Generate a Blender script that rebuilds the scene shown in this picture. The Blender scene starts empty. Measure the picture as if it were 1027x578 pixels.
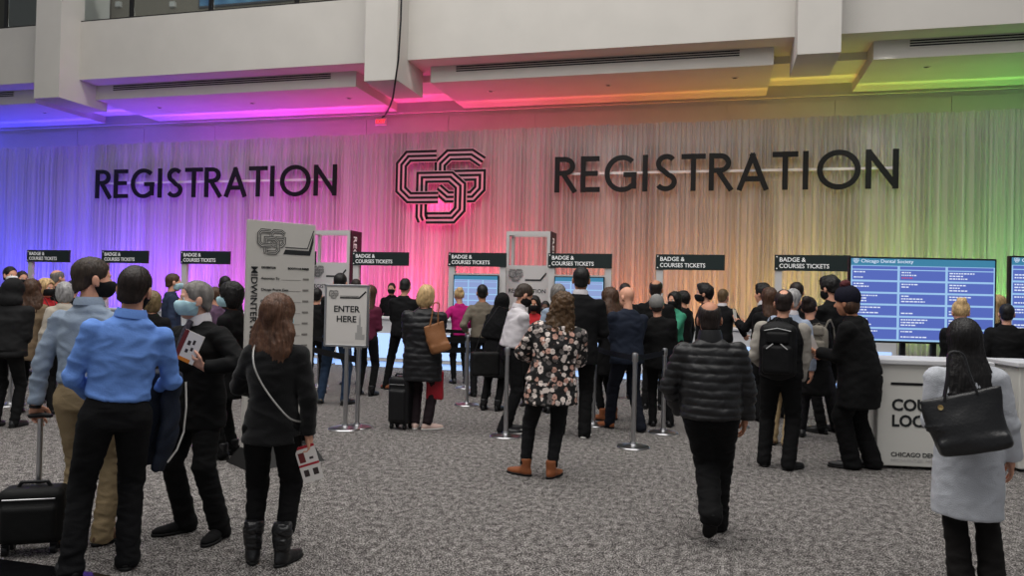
import bpy, math, random
import numpy as np
from math import sin, cos, pi, radians, sqrt, atan2, tan
from mathutils import Vector, Matrix
random.seed(7)
rng = np.random.RandomState(5)
scene = bpy.context.scene
COL = scene.collection

# ---------------------------------------------------------------- colours
def lin(c):
    c = c / 255.0
    return c / 12.92 if c <= 0.04045 else ((c + 0.055) / 1.055) ** 2.4
def rgb(r, g, b): return (lin(r), lin(g), lin(b), 1.0)

# ---------------------------------------------------------------- camera
W, H = 1027, 578
F = 771.0
CAM = Vector((0, 0, 1.6))
YAW = radians(14.9); PITCH = math.atan(8 / F); ROLL = 0.0234
fw0 = Vector((-sin(YAW), cos(YAW), 0)); r0 = Vector((cos(YAW), sin(YAW), 0))
FWD = fw0 * cos(PITCH) + Vector((0, 0, 1)) * sin(PITCH)
u0 = r0.cross(FWD)
RIGHT = r0 * cos(ROLL) + u0 * sin(ROLL)
UP = u0 * cos(ROLL) - r0 * sin(ROLL)
cam_d = bpy.data.cameras.new('camera'); cam = bpy.data.objects.new('camera', cam_d); COL.objects.link(cam)
m = Matrix((RIGHT, UP, -FWD)).transposed().to_4x4(); m.translation = CAM
cam.matrix_world = m
cam_d.sensor_width = 36; cam_d.lens = F / W * 36; cam_d.clip_end = 200
scene.camera = cam

def ray(px, py): return FWD * F + RIGHT * (px - W / 2) + UP * (H / 2 - py)
def onY(px, py, Y):
    d = ray(px, py); return CAM + d * (Y / d.y)
def onZ(px, py, z=0.0):
    d = ray(px, py); return CAM + d * ((z - CAM.z) / d.z)
def atD(px, py, D):                       # D = distance along the camera's level heading
    d = ray(px, py); return CAM + d * (D / d.dot(fw0))
def onXplane(px, py, X):
    d = ray(px, py); return CAM + d * ((X) / d.x)

# ---------------------------------------------------------------- materials
_mats = {}
def mat(name, col, rough=0.7, metal=0.0, bump=0.0, bscale=60.0, var=0.0, vscale=8.0, trans=0.0, emit=None, estr=1.0, spec=0.3, sheen=0.0, alpha=1.0, stretch=(1, 1, 1)):
    if name in _mats: return _mats[name]
    M = bpy.data.materials.new(name); M.use_nodes = True
    nt = M.node_tree; b = nt.nodes['Principled BSDF']
    b.inputs['Base Color'].default_value = col
    b.inputs['Roughness'].default_value = rough
    b.inputs['Metallic'].default_value = metal
    b.inputs['Specular IOR Level'].default_value = spec
    if sheen: b.inputs['Sheen Weight'].default_value = sheen
    if trans: b.inputs['Transmission Weight'].default_value = trans
    if alpha < 1: b.inputs['Alpha'].default_value = alpha
    if emit: b.inputs['Emission Color'].default_value = emit; b.inputs['Emission Strength'].default_value = estr
    tc = nt.nodes.new('ShaderNodeTexCoord'); mp = nt.nodes.new('ShaderNodeMapping'); mp.inputs['Scale'].default_value = stretch
    nt.links.new(tc.outputs['Object'], mp.inputs['Vector'])
    if var:
        n = nt.nodes.new('ShaderNodeTexNoise'); n.inputs['Scale'].default_value = vscale; n.inputs['Detail'].default_value = 4
        nt.links.new(mp.outputs[0], n.inputs['Vector'])
        mr = nt.nodes.new('ShaderNodeMapRange'); mr.inputs[1].default_value = 0.3; mr.inputs[2].default_value = 0.7
        mr.inputs[3].default_value = 1 - var; mr.inputs[4].default_value = 1 + var
        nt.links.new(n.outputs['Fac'], mr.inputs[0])
        mx = nt.nodes.new('ShaderNodeVectorMath'); mx.operation = 'SCALE'; mx.inputs[0].default_value = col[:3]
        nt.links.new(mr.outputs[0], mx.inputs['Scale']); nt.links.new(mx.outputs[0], b.inputs['Base Color'])
    if bump:
        n = nt.nodes.new('ShaderNodeTexNoise'); n.inputs['Scale'].default_value = bscale; n.inputs['Detail'].default_value = 3
        nt.links.new(mp.outputs[0], n.inputs['Vector'])
        bp = nt.nodes.new('ShaderNodeBump'); bp.inputs['Strength'].default_value = min(1, bump); bp.inputs['Distance'].default_value = 0.01
        nt.links.new(n.outputs['Fac'], bp.inputs['Height']); nt.links.new(bp.outputs[0], b.inputs['Normal'])
    _mats[name] = M
    return M

# ---------------------------------------------------------------- objects
def link_mesh(name, verts, faces, material, parent=None, smooth=False, fmat=None, sharp=None):
    me = bpy.data.meshes.new(name)
    if isinstance(verts, np.ndarray):
        me.vertices.add(len(verts)); me.vertices.foreach_set('co', verts.astype(np.float32).ravel())
        n = len(faces); k = faces.shape[1]
        me.loops.add(n * k); me.loops.foreach_set('vertex_index', faces.astype(np.int32).ravel())
        me.polygons.add(n); me.polygons.foreach_set('loop_start', np.arange(0, n * k, k, dtype=np.int32))
        me.polygons.foreach_set('loop_total', np.full(n, k, dtype=np.int32))
        me.update(calc_edges=True); me.validate()
    else:
        me.from_pydata([tuple(v) for v in verts], [], faces); me.update()
    mats = material if isinstance(material, (list, tuple)) else [material]
    for M in mats: me.materials.append(M)
    if fmat is not None and len(fmat) == len(me.polygons): me.polygons.foreach_set('material_index', np.asarray(fmat, dtype=np.int32))
    if smooth: me.polygons.foreach_set('use_smooth', np.ones(len(me.polygons), dtype=bool))
    o = bpy.data.objects.new(name, me); COL.objects.link(o)
    if parent: o.parent = parent
    return o

def tag(o, label, cat, group=None):
    o['label'] = label; o['category'] = cat
    if group: o['group'] = group
    return o
def thing(name, label, cat, loc=(0, 0, 0), rz=0.0, group=None):
    o = bpy.data.objects.new(name, None); COL.objects.link(o)
    o.location = loc; o.rotation_euler = (0, 0, rz); o.empty_display_size = 0.1
    return tag(o, label, cat, group)
def struct(o): o['kind'] = 'structure'; return o

class MB:                                  # plain mesh collector
    def __init__(s): s.v = []; s.f = []
    def add(s, v, f):
        n = len(s.v); s.v += [tuple(x) for x in v]; s.f += [tuple(i + n for i in q) for q in f]; return s
    def box(s, x0, x1, y0, y1, z0, z1, bev=0.0):
        if bev <= 0:
            v = [(x, y, z) for z in (z0, z1) for y in (y0, y1) for x in (x0, x1)]
            return s.add(v, [(0, 2, 3, 1), (4, 5, 7, 6), (0, 1, 5, 4), (2, 6, 7, 3), (0, 4, 6, 2), (1, 3, 7, 5)])
        import bmesh
        bm = bmesh.new(); bmesh.ops.create_cube(bm, size=1)
        for v in bm.verts: v.co = Vector(((x0 + x1) / 2 + v.co.x * (x1 - x0), (y0 + y1) / 2 + v.co.y * (y1 - y0), (z0 + z1) / 2 + v.co.z * (z1 - z0)))
        bmesh.ops.bevel(bm, geom=bm.edges[:], offset=bev, segments=3, profile=0.5, affect='EDGES')
        bm.verts.index_update()
        s.add([v.co for v in bm.verts], [[v.index for v in f.verts] for f in bm.faces]); bm.free(); return s
    def lathe(s, prof, c=(0, 0, 0), n=32):
        v = []; f = []
        for r, z in prof:
            for k in range(n):
                a = 2 * pi * k / n; v.append((c[0] + r * cos(a), c[1] + r * sin(a), c[2] + z))
        for i in range(len(prof) - 1):
            for k in range(n):
                a, b = i * n + k, i * n + (k + 1) % n; f.append((a, b, b + n, a + n))
        f.append(tuple(range(n))[::-1]); f.append(tuple((len(prof) - 1) * n + k for k in range(n)))
        return s.add(v, f)
    def tube(s, pts, r, n=8, ry=None):
        pts = [Vector(p) for p in pts]; v = []; f = []
        prev = None
        for i, p in enumerate(pts):
            t = (pts[min(i + 1, len(pts) - 1)] - pts[max(i - 1, 0)]).normalized()
            a = prev if prev is not None else (Vector((0, 0, 1)) if abs(t.z) < 0.9 else Vector((1, 0, 0)))
            a = (a - t * a.dot(t)).normalized(); prev = a; b = t.cross(a)
            rr = r[i] if isinstance(r, (list, tuple)) else r
            r2 = ry if ry else rr
            for k in range(n):
                w = 2 * pi * k / n; v.append(p + a * (rr * cos(w)) + b * (r2 * sin(w)))
        for i in range(len(pts) - 1):
            for k in range(n):
                x, y = i * n + k, i * n + (k + 1) % n; f.append((x, y, y + n, x + n))
        f.append(tuple(range(n))[::-1]); f.append(tuple((len(pts) - 1) * n + k for k in range(n)))
        return s.add(v, f)
    def prism(s, poly, y0, y1, fn=None):   # polygon in (x,z), extruded along y
        n = len(poly); v = [(p[0], y0, p[1]) for p in poly] + [(p[0], y1, p[1]) for p in poly]
        if fn: v = [fn(p) for p in v]
        f = [tuple(range(n)), tuple(range(2 * n - 1, n - 1, -1))] + [(i, i + n, (i + 1) % n + n, (i + 1) % n) for i in range(n)]
        return s.add(v, f)
    def ribbon(s, pts, w, y0, y1, closed=False):   # stroked polyline in the xz plane
        P = [Vector((p[0], p[1])) for p in pts]; n = len(P); L = []; R = []
        for i in range(n):
            a = P[i - 1] if (i > 0 or closed) else None; c = P[(i + 1) % n] if (i < n - 1 or closed) else None
            d1 = (P[i] - a).normalized() if a is not None else None; d2 = (c - P[i]).normalized() if c is not None else None
            if d1 is None: d1 = d2
            if d2 is None: d2 = d1
            n1 = Vector((-d1.y, d1.x)); n2 = Vector((-d2.y, d2.x)); m_ = (n1 + n2)
            m_ = m_ / max(0.3, (m_.dot(n1))) if m_.length > 1e-6 else n1
            L.append(P[i] + m_ * (w / 2)); R.append(P[i] - m_ * (w / 2))
        m2 = n if closed else n - 1
        v = []
        for Y in (y0, y1):
            v += [(p.x, Y, p.y) for p in L] + [(p.x, Y, p.y) for p in R]
        f = []
        for i in range(m2):
            j = (i + 1) % n
            f += [(i, n + i, n + j, j), (2 * n + i, 2 * n + j, 3 * n + j, 3 * n + i), (i, j, 2 * n + j, 2 * n + i), (n + i, 3 * n + i, 3 * n + j, n + j)]
        if not closed: f += [(0, 2 * n, 3 * n, n), (n - 1, 2 * n - 1, 4 * n - 1, 3 * n - 1)]
        return s.add(v, f)
    def xf(s, M): s.v = [tuple(M @ Vector(p)) for p in s.v]; return s
    def build(s, name, material, parent=None, smooth=False):
        o = link_mesh(name, s.v, s.f, material, parent, smooth)
        if smooth: shade(o)
        return o
def shade(o, ang=40):
    me = o.data
    import bmesh
    bm = bmesh.new(); bm.from_mesh(me); bmesh.ops.recalc_face_normals(bm, faces=bm.faces[:])
    for e in bm.edges:
        if len(e.link_faces) == 2 and e.calc_face_angle(0) > radians(ang): e.smooth = False
    bm.to_mesh(me); bm.free()

def smooth_pts(pts, n=5):
    P = [Vector(p) for p in pts]; out = []
    for i in range(len(P) - 1):
        a, b, c, d = P[max(i - 1, 0)], P[i], P[i + 1], P[min(i + 2, len(P) - 1)]
        for k in range(n):
            t = k / n; out.append(.5 * ((2 * b) + (c - a) * t + (2 * a - 5 * b + 4 * c - d) * t * t + (3 * b - a - 3 * c + d) * t ** 3))
    return out + [P[-1]]

def arc(cx, cy, rx, ry, a0, a1, n=14):
    return [(cx + rx * cos(radians(a0 + (a1 - a0) * i / n)), cy + ry * sin(radians(a0 + (a1 - a0) * i / n))) for i in range(n + 1)]

# geometric sans capitals, cap height 1: (advance, [strokes])
S_ = 0.142
def glyph(ch):
    h = S_ / 2
    if ch == 'R': return 0.62, [[(h, 0), (h, 1)], [(h, 1 - h), (0.27, 1 - h)] + arc(0.27, 0.735, 0.215, 0.265 - h, 90, -90)[1:] + [(h, 0.47 + h)], [(0.25, 0.5), (0.56, 0.0)]]
    if ch == 'E': return 0.56, [[(h, 0), (h, 1)], [(h, 1 - h), (0.5, 1 - h)], [(h, 0.52), (0.46, 0.52)], [(h, h), (0.52, h)]]
    if ch == 'G': return 0.88, [arc(0.46, 0.5, 0.46 - h, 0.515 - h, 48, 312, 26) + [(0.84 - h, 0.13)], [(0.84 - h, 0.08), (0.84 - h, 0.5)], [(0.5, 0.47), (0.84, 0.47)]]
    if ch == 'I': return 0.28, [[(0.1, 0), (0.1, 1)]]
    if ch == 'S': return 0.58, [arc(0.28, 0.75, 0.20, 0.25 - h + 0.015, 35, 245, 16) + arc(0.27, 0.255, 0.215, 0.255 - h + 0.005, 70, -150, 18)]
    if ch == 'T': return 0.60, [[(0.3, 0), (0.3, 1)], [(0.0, 1 - h), (0.6, 1 - h)]]
    if ch == 'A': return 0.76, [[(0.05, 0), (0.385, 0.97)], [(0.345, 0.97), (0.70, 0)], [(0.17, 0.3), (0.58, 0.3)]]
    if ch == 'O': return 1.02, [arc(0.5, 0.5, 0.5 - h, 0.515 - h, 0, 360, 36)]
    if ch == 'N': return 0.86, [[(h, 0), (h, 1)], [(h + 0.01, 0.93), (0.74 - h, 0.07)], [(0.74 - h, 0), (0.74 - h, 1)]]
GAP = 0.075

def text(s, size, name='lettering', material=None, parent=None, M=None, align='LEFT', bold=0.0, depth=0.002, wide=1.0, fit=None):
    """letters in the xz plane, facing -y, as one mesh"""
    cu = bpy.data.curves.new('t', 'FONT'); cu.body = s; cu.size = size; cu.align_x = align; cu.extrude = depth; cu.offset = bold * size; cu.resolution_u = 3
    to = bpy.data.objects.new('t', cu); COL.objects.link(to)
    dg = bpy.context.evaluated_depsgraph_get(); me = bpy.data.meshes.new_from_object(to.evaluated_get(dg))
    bpy.data.objects.remove(to); bpy.data.curves.remove(cu)
    if fit: wide = fit / (max(v.co.x for v in me.vertices) - min(v.co.x for v in me.vertices))
    R = Matrix(((wide, 0, 0, 0), (0, 0, -1, 0), (0, 1, 0, 0), (0, 0, 0, 1)))
    me.transform((M if M is not None else Matrix()) @ R)
    me.name = name; me.materials.clear(); me.materials.append(material)
    o = bpy.data.objects.new(name, me); COL.objects.link(o)
    if parent: o.parent = parent
    return o
def T(x, y, z): return Matrix.Translation((x, y, z))

# society emblem: three interlaced octagonal letters drawn as triple-striped bands; unit height 1, centred
_C = [(314, 98), (140, 98), (97, 150), (97, 305), (150, 357), (330, 357)]
_S1 = [(588, 140), (520, 93), (385, 93), (332, 145), (332, 215)]
_S2 = [(400, 220), (575, 220), (575, 302), (530, 352), (378, 352), (318, 300)]
_D = [(236, 500), (224, 470), (224, 400), (224, 230), (400, 230), (461, 285), (461, 430), (415, 482), (255, 482)]
def emblem(dark, light, parent, k, M, d=0.01, name='emblem', back=True):
    cv = lambda L: [((x - 335) * k / 460, (288 - y) * k / 460) for x, y in L]
    a = MB(); b = MB()
    for L, lay in ((_S1, 0), (_S2, 0), (_D, 1), (_C, 2)):
        y = -lay * d * 1.3
        if lay == 2: # lower arm of the C passes over the D, the upper arm lies beside it
            pass
        b.ribbon(cv(L), 79 * k / 460, y - d * .6, y)
        P = cv(L)
        for off in (-28, 0, 28):
            o = off * k / 460; Q = []
            V = [Vector(p) for p in P]
            for i in range(len(V)):
                d1 = (V[i] - V[i - 1]).normalized() if i else (V[1] - V[0]).normalized()
                d2 = (V[i + 1] - V[i]).normalized() if i < len(V) - 1 else d1
                n1 = Vector((-d1.y, d1.x)); n2 = Vector((-d2.y, d2.x)); m_ = n1 + n2; m_ = m_ / m_.dot(n1)
                Q.append(V[i] + m_ * o)
            a.ribbon(Q, 14.5 * k / 460, y - d, y - d * .5)
    b.xf(M); a.xf(M)
    o = b.build(name + '_backing' if back else name + '_band', light, parent) if light else None
    return a.build(name, dark, parent), o
# ================================================================= IMPLICIT SURFACES (for bodies, clothes, bags)
f32 = np.float32
def A3(v): return np.array(tuple(v), dtype=f32)
def smin(a, b, k):
    h = np.clip(0.5 + 0.5 * (b - a) / k, 0, 1); return b + (a - b) * h - k * h * (1 - h)
def smax(a, b, k): return -smin(-a, -b, k)
def s_cone(a, b, ra, rb):
    a, b = A3(a), A3(b); ab = b - a; L2 = float(ab @ ab) + 1e-9
    def f(P):
        t = np.clip(((P - a) @ ab) / L2, 0, 1); d = P - a - t[:, None] * ab
        return np.sqrt((d * d).sum(1)) - (ra + (rb - ra) * t)
    f.bb = (np.minimum(a, b) - max(ra, rb), np.maximum(a, b) + max(ra, rb)); return f
def s_chain(pts, rs, k=0.0):
    fs = [s_cone(p, q, r1, r2) for p, q, r1, r2 in zip(pts[:-1], pts[1:], rs[:-1], rs[1:])]
    return s_union(fs, k)
def s_ell(c, r, R=None):
    c = A3(c); r = A3(r); m_ = float(r.min())
    Rm = np.array(R, dtype=f32) if R is not None else None      # columns = local axes
    def f(P):
        q = P - c
        if Rm is not None: q = q @ Rm
        q = q / r; n = np.sqrt((q * q).sum(1)); n2 = np.sqrt(((q / r) ** 2).sum(1)) + 1e-9
        return n * (n - 1) / n2
    ext = r if Rm is None else np.full(3, float(r.max()), f32)
    f.bb = (c - ext, c + ext); return f
def s_box(c, h, r, R=None):
    c = A3(c); h = A3(h) - r; Rm = np.array(R, dtype=f32) if R is not None else None
    def f(P):
        q = P - c
        if Rm is not None: q = q @ Rm
        q = np.abs(q) - h
        return np.sqrt((np.maximum(q, 0) ** 2).sum(1)) + np.minimum(q.max(1), 0) - r
    ext = (h + r) if Rm is None else np.full(3, float(np.linalg.norm(h)) + r, f32)
    f.bb = (c - ext, c + ext); return f
def s_loft(st, right, cap=0.05):
    """st: [(centre, half width, half depth)], elliptical sections whose wide axis is `right`"""
    C_ = [A3(s[0]) for s in st]; R_ = A3(right); R_ /= np.linalg.norm(R_)
    def f(P):
        best = None
        for (c0, w0, d0), (c1, w1, d1), a, b in zip([(0, s[1], s[2]) for s in st[:-1]], [(0, s[1], s[2]) for s in st[1:]], C_[:-1], C_[1:]):
            ab = b - a; L2 = float(ab @ ab); n = ab / sqrt(L2)
            t0 = ((P - a) @ ab) / L2; t = np.clip(t0, 0, 1); e = (t0 - t) * sqrt(L2)
            ts = t * t * (3 - 2 * t) * .35 + t * .65
            w = w0 + (w1 - w0) * ts; d = d0 + (d1 - d0) * ts
            q = P - a - t[:, None] * ab; u = q @ R_; q = q - u[:, None] * R_ - e[:, None] * n; s = np.sqrt((q * q).sum(1))
            m_ = np.minimum(w, d); nn = np.sqrt((u / w) ** 2 + (s / d) ** 2 + (e / cap) ** 2)
            n2 = np.sqrt((u / w ** 2) ** 2 + (s / d ** 2) ** 2 + (e / cap ** 2) ** 2) + 1e-6
            v = nn * (nn - 1) / n2; v = np.where(nn < .05, -m_, v)
            best = v if best is None else np.minimum(best, v)
        return best
    m_ = max(max(s[1], s[2]) for s in st); m_ = max(m_, cap)
    f.bb = (np.min(C_, 0) - m_, np.max(C_, 0) + m_); return f
def s_union(fs, k=0.0):
    def f(P):
        r = fs[0](P)
        for g in fs[1:]:
            r = smin(r, g(P), k) if k > 0 else np.minimum(r, g(P))
        return r
    f.bb = (np.min([g.bb[0] for g in fs], 0), np.max([g.bb[1] for g in fs], 0)); return f
def s_cut(f, p, n, k=0.006):               # keep the side the normal points away from
    p = A3(p); n = A3(n); n = n / np.linalg.norm(n)
    def g(P): return smax(f(P), (P - p) @ n, k)
    g.bb = f.bb; return g
def s_sub(f, h, k=0.008):
    def g(P): return smax(f(P), -h(P), k)
    g.bb = f.bb; return g
def s_inter(f, h, k=0.008):
    def g(P): return smax(f(P), h(P), k)
    g.bb = (np.maximum(f.bb[0], h.bb[0]), np.minimum(f.bb[1], h.bb[1])); return g
def s_off(f, d):
    def g(P): return f(P) - d
    g.bb = (f.bb[0] - abs(d), f.bb[1] + abs(d)); return g
def s_disp(f, fn, pad=.02):
    def g(P): return f(P) + fn(P)
    g.bb = (f.bb[0] - pad, f.bb[1] + pad); return g

def surface(f, h, bb=None):
    """naive surface nets over a voxel grid -> vertices, quads"""
    lo, hi = bb or f.bb; lo = np.asarray(lo, f32) - 1.7 * h; hi = np.asarray(hi, f32) + 1.7 * h
    n = np.maximum(np.ceil((hi - lo) / h).astype(int) + 1, 4)
    ax = [lo[i] + h * np.arange(n[i], dtype=f32) for i in range(3)]
    G = np.stack(np.meshgrid(*ax, indexing='ij'), -1).reshape(-1, 3)
    V = np.empty(len(G), f32)
    for i in range(0, len(G), 60000): V[i:i + 60000] = f(G[i:i + 60000])
    V = V.reshape(n); V[0] = V[-1] = 1; V[:, 0] = V[:, -1] = 1; V[:, :, 0] = V[:, :, -1] = 1
    S = V < 0
    c = [S[a:n[0] - 1 + a, b:n[1] - 1 + b, d:n[2] - 1 + d] for a in (0, 1) for b in (0, 1) for d in (0, 1)]
    cnt = sum(x.astype(np.int8) for x in c); act = (cnt > 0) & (cnt < 8)
    idx = np.argwhere(act); 
    if len(idx) == 0: return np.zeros((0, 3), f32), np.zeros((0, 4), int)
    num = np.full(act.shape, -1, np.int64); num[tuple(idx.T)] = np.arange(len(idx))
    acc = np.zeros((len(idx), 3), f32); k = np.zeros(len(idx), f32)
    offs = [(a, b, d) for a in (0, 1) for b in (0, 1) for d in (0, 1)]
    vals = {o: V[idx[:, 0] + o[0], idx[:, 1] + o[1], idx[:, 2] + o[2]] for o in offs}
    for o in offs:
        for a in range(3):
            if o[a]: continue
            o2 = list(o); o2[a] = 1; o2 = tuple(o2); v0, v1 = vals[o], vals[o2]; m_ = (v0 < 0) != (v1 < 0)
            t = np.where(m_, v0 / np.where(m_, v0 - v1, 1), 0)
            p = np.zeros((len(idx), 3), f32) + np.array(o, f32); p[:, a] += t
            acc += p * m_[:, None]; k += m_
    P = (idx + acc / k[:, None]) * h + lo
    Q = []
    for a in range(3):
        b, d = (a + 1) % 3, (a + 2) % 3
        sl0 = [slice(None)] * 3; sl1 = [slice(None)] * 3; sl0[a] = slice(0, n[a] - 1); sl1[a] = slice(1, n[a])
        cr = S[tuple(sl0)] != S[tuple(sl1)]; e = np.argwhere(cr); e = e[(e[:, b] > 0) & (e[:, d] > 0) & (e[:, b] < n[b] - 1) & (e[:, d] < n[d] - 1)]
        if len(e) == 0: continue
        ins = S[tuple(e.T)]
        def nn(db, dd):
            q = e.copy(); q[:, b] -= db; q[:, d] -= dd; return num[tuple(q.T)]
        q = np.stack([nn(1, 1), nn(0, 1), nn(0, 0), nn(1, 0)], 1); q[~ins] = q[~ins][:, ::-1]; Q.append(q)
    Q = np.concatenate(Q); Q = Q[(Q >= 0).all(1)]
    return P.astype(f32), Q
def vnormals(P, Q):
    d1 = P[Q[:, 2]] - P[Q[:, 0]]; d2 = P[Q[:, 3]] - P[Q[:, 1]]; fn = np.cross(d1, d2); N = np.zeros_like(P)
    for i in range(4): np.add.at(N, Q[:, i], fn)
    return N / (np.linalg.norm(N, axis=1)[:, None] + 1e-9)
def relax(P, Q, it=1, lam=.5):
    for _ in range(it):
        S_m = np.zeros_like(P); c = np.zeros(len(P), f32)
        for i in range(4):
            for j in (1, 3): np.add.at(S_m, Q[:, i], P[Q[:, (i + j) % 4]]); np.add.at(c, Q[:, i], 1)
        P = P + lam * (S_m / c[:, None] - P)
    return P
def snoise(P, s, seed=0.0):
    """cheap smooth noise in -1..1"""
    x, y, z = P[:, 0] * s + seed, P[:, 1] * s - seed * 1.7, P[:, 2] * s + seed * .6
    a = np.sin(x + 1.7 * np.sin(y * .9 + .5 * z)) + np.sin(y * 1.1 + 1.9 * np.sin(z * .8 + 1.3)) + np.sin(z * 1.2 + 1.5 * np.sin(x * 1.1 + 2))
    b = np.sin(x * 2.1 + 2.2 * np.sin(z * 1.7) + 1) * np.sin(y * 2.3 + 1.2 * np.sin(x * 1.9))
    return a / 4.2 + b * .3
def wrinkle(amp, s=14, seed=0.0, zs=1.0):
    def fn(P):
        Q = P * np.array([1, 1, zs], f32)
        n = snoise(Q, s, seed); m_ = snoise(Q, s * 2.1, seed + 4)
        return amp * ((1 - np.abs(n) * 2.2) + .45 * m_)
    return fn
def sdf_obj(name, f, h, material, parent, disp=None, fmat=None, rel=0, bb=None, weld=None, extra=None):
    P, Q = surface(f, h, bb)
    if len(P) == 0: return None
    if rel: P = relax(P, Q, rel)
    if disp is not None:
        N = vnormals(P, Q); d = disp(P, N); P = P + N * d[:, None] if d.ndim == 1 else P + d
    fm = None
    if extra:
        for (p2, q2, m2) in extra: pass
    if fmat is not None: fm = fmat(P[Q].mean(1))
    return link_mesh(name, P.astype(f32), Q, material, parent, True, fm)
def join_pieces(pieces):
    P = []; Q = []; Fm = []; n = 0
    for p, q, m_ in pieces:
        P.append(p); Q.append(q + n); Fm.append(m_ if isinstance(m_, np.ndarray) else np.full(len(q), m_, np.int32)); n += len(p)
    return np.concatenate(P), np.concatenate(Q), np.concatenate(Fm)
# ================================================================= SETTING
m_white = mat('painted_plaster', rgb(196, 192, 186), 0.85, var=0.03, vscale=1.5, bump=0.05, bscale=40)
m_panel = mat('wall_panel_paint', rgb(206, 200, 192), 0.8, var=0.03, vscale=2)
m_dark = mat('dark_gap', rgb(40, 38, 38), 0.9)
m_grille = mat('grille_black', rgb(22, 22, 26), 0.6)
m_steel = mat('brushed_steel', rgb(190, 190, 192), 0.28, 1.0, spec=0.5)
m_black = mat('black_plastic', rgb(20, 20, 22), 0.45)

# carpet
def carpet():
    M = bpy.data.materials.new('speckled_carpet'); M.use_nodes = True; nt = M.node_tree; b = nt.nodes['Principled BSDF']
    tc = nt.nodes.new('ShaderNodeTexCoord')
    n1 = nt.nodes.new('ShaderNodeTexNoise'); n1.inputs['Scale'].default_value = 120; n1.inputs['Detail'].default_value = 5; n1.inputs['Roughness'].default_value = 0.75
    n2 = nt.nodes.new('ShaderNodeTexNoise'); n2.inputs['Scale'].default_value = 0.5; n2.inputs['Detail'].default_value = 2
    n3 = nt.nodes.new('ShaderNodeTexNoise'); n3.inputs['Scale'].default_value = 22; n3.inputs['Detail'].default_value = 3
    cr = nt.nodes.new('ShaderNodeValToRGB'); e = cr.color_ramp.elements
    e[0].position = 0.42; e[0].color = rgb(20, 19, 20); e[1].position = 0.61; e[1].color = rgb(200, 195, 191)
    x = cr.color_ramp.elements.new(0.5); x.color = rgb(84, 79, 77)
    add = nt.nodes.new('ShaderNodeMath'); add.operation = 'MULTIPLY_ADD'; add.inputs[1].default_value = 0.2; 
    sub = nt.nodes.new('ShaderNodeMath'); sub.operation = 'SUBTRACT'; sub.inputs[1].default_value = 0.1
    mr = nt.nodes.new('ShaderNodeMapRange'); mr.inputs[3].default_value = 0.9; mr.inputs[4].default_value = 1.1
    vm = nt.nodes.new('ShaderNodeVectorMath'); vm.operation = 'SCALE'
    mpp = nt.nodes.new('ShaderNodeMapping'); mpp.inputs['Scale'].default_value = (1, .6, 1); nt.links.new(tc.outputs['Object'], mpp.inputs[0])
    for n in (n1, n2, n3): nt.links.new(mpp.outputs[0], n.inputs['Vector'])
    nt.links.new(n3.outputs['Fac'], add.inputs[0]); nt.links.new(n1.outputs['Fac'], add.inputs[2]); nt.links.new(add.outputs[0], sub.inputs[0])
    nt.links.new(sub.outputs[0], cr.inputs[0]); nt.links.new(n2.outputs['Fac'], mr.inputs[0])
    nt.links.new(cr.outputs[0], vm.inputs[0]); nt.links.new(mr.outputs[0], vm.inputs['Scale']); nt.links.new(vm.outputs[0], b.inputs['Base Color'])
    bp = nt.nodes.new('ShaderNodeBump'); bp.inputs['Strength'].default_value = 0.6; bp.inputs['Distance'].default_value = 0.01
    nt.links.new(n1.outputs['Fac'], bp.inputs['Height']); nt.links.new(bp.outputs[0], b.inputs['Normal'])
    b.inputs['Roughness'].default_value = 0.95; b.inputs['Specular IOR Level'].default_value = 0.1
    return M
struct(MB().box(-30, 18, -4, 20.6, -0.1, 0).build('floor', carpet()))

YW = 20.6; YC = 19.5; YP = 17.0; YB = 17.6; YT = 16.35
zsoff = onY(94, 100.5, YB).z; zpar0 = onY(67, 81, YP).z; zpar1 = onY(70, 23, YP).z
XL, XR = -27.0, 13.0
# wall panels with seams
seams = [onY(x, 120, YW).x for x in (78, 145, 216, 368, 450, 537, 729, 837, 954)]
seams = [XL] + seams + [XR]
wl = MB(); wl.box(XL, XR, YW + 0.02, YW + 0.3, 0, 9)
for a, b in zip(seams[:-1], seams[1:]): wl.box(a + 0.012, b - 0.012, YW, YW + 0.02, 0, zsoff - 0.1)
o = struct(wl.build('wall_back', m_panel))
# upper header strip of the wall
struct(MB().box(XL, XR, YW - 0.06, YW, zsoff + 0.02, 7.3).build('trim_1', m_panel))
# side walls closing the hall beyond the frame
# parapet
par = MB().box(XL, XR, YP, YP + 0.35, zpar0, zpar1).build('wall_parapet', m_white); struct(par)
struct(MB().box(XL, XR, YP, YP + .42, zpar1, zpar1 + 0.03).build('trim_2', m_dark))
struct(MB().box(XL, XR, YP + 0.35, 26, zpar0 - 0.0, zpar0 + 0.25).build('ceiling', m_white))
# piers hanging in front of the parapet
pier_x = []
for i, (xa, ya, xb, yb, yl) in enumerate(((35, 60, 60, 60, 98), (366, 50, 398, 50, 80.5), (800, 30, 844, 30, 53.5))):
    a = onY(xa, ya, YT).x; b = onY(xb, yb, YT).x; zb = onY((xa + xb) / 2, yl, YT).z
    pier_x.append((a, b)); struct(MB().box(a, b, YT, 18.0, zb, 12.5).build('trim_%d' % (3 + i), m_white))
# lower beam between the boxes (lit from the cove)
zbeam = zsoff + 0.22
struct(MB().box(XL, XR, 18.3, 20.15, zbeam, zpar0).build('trim_6', m_panel))
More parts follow.
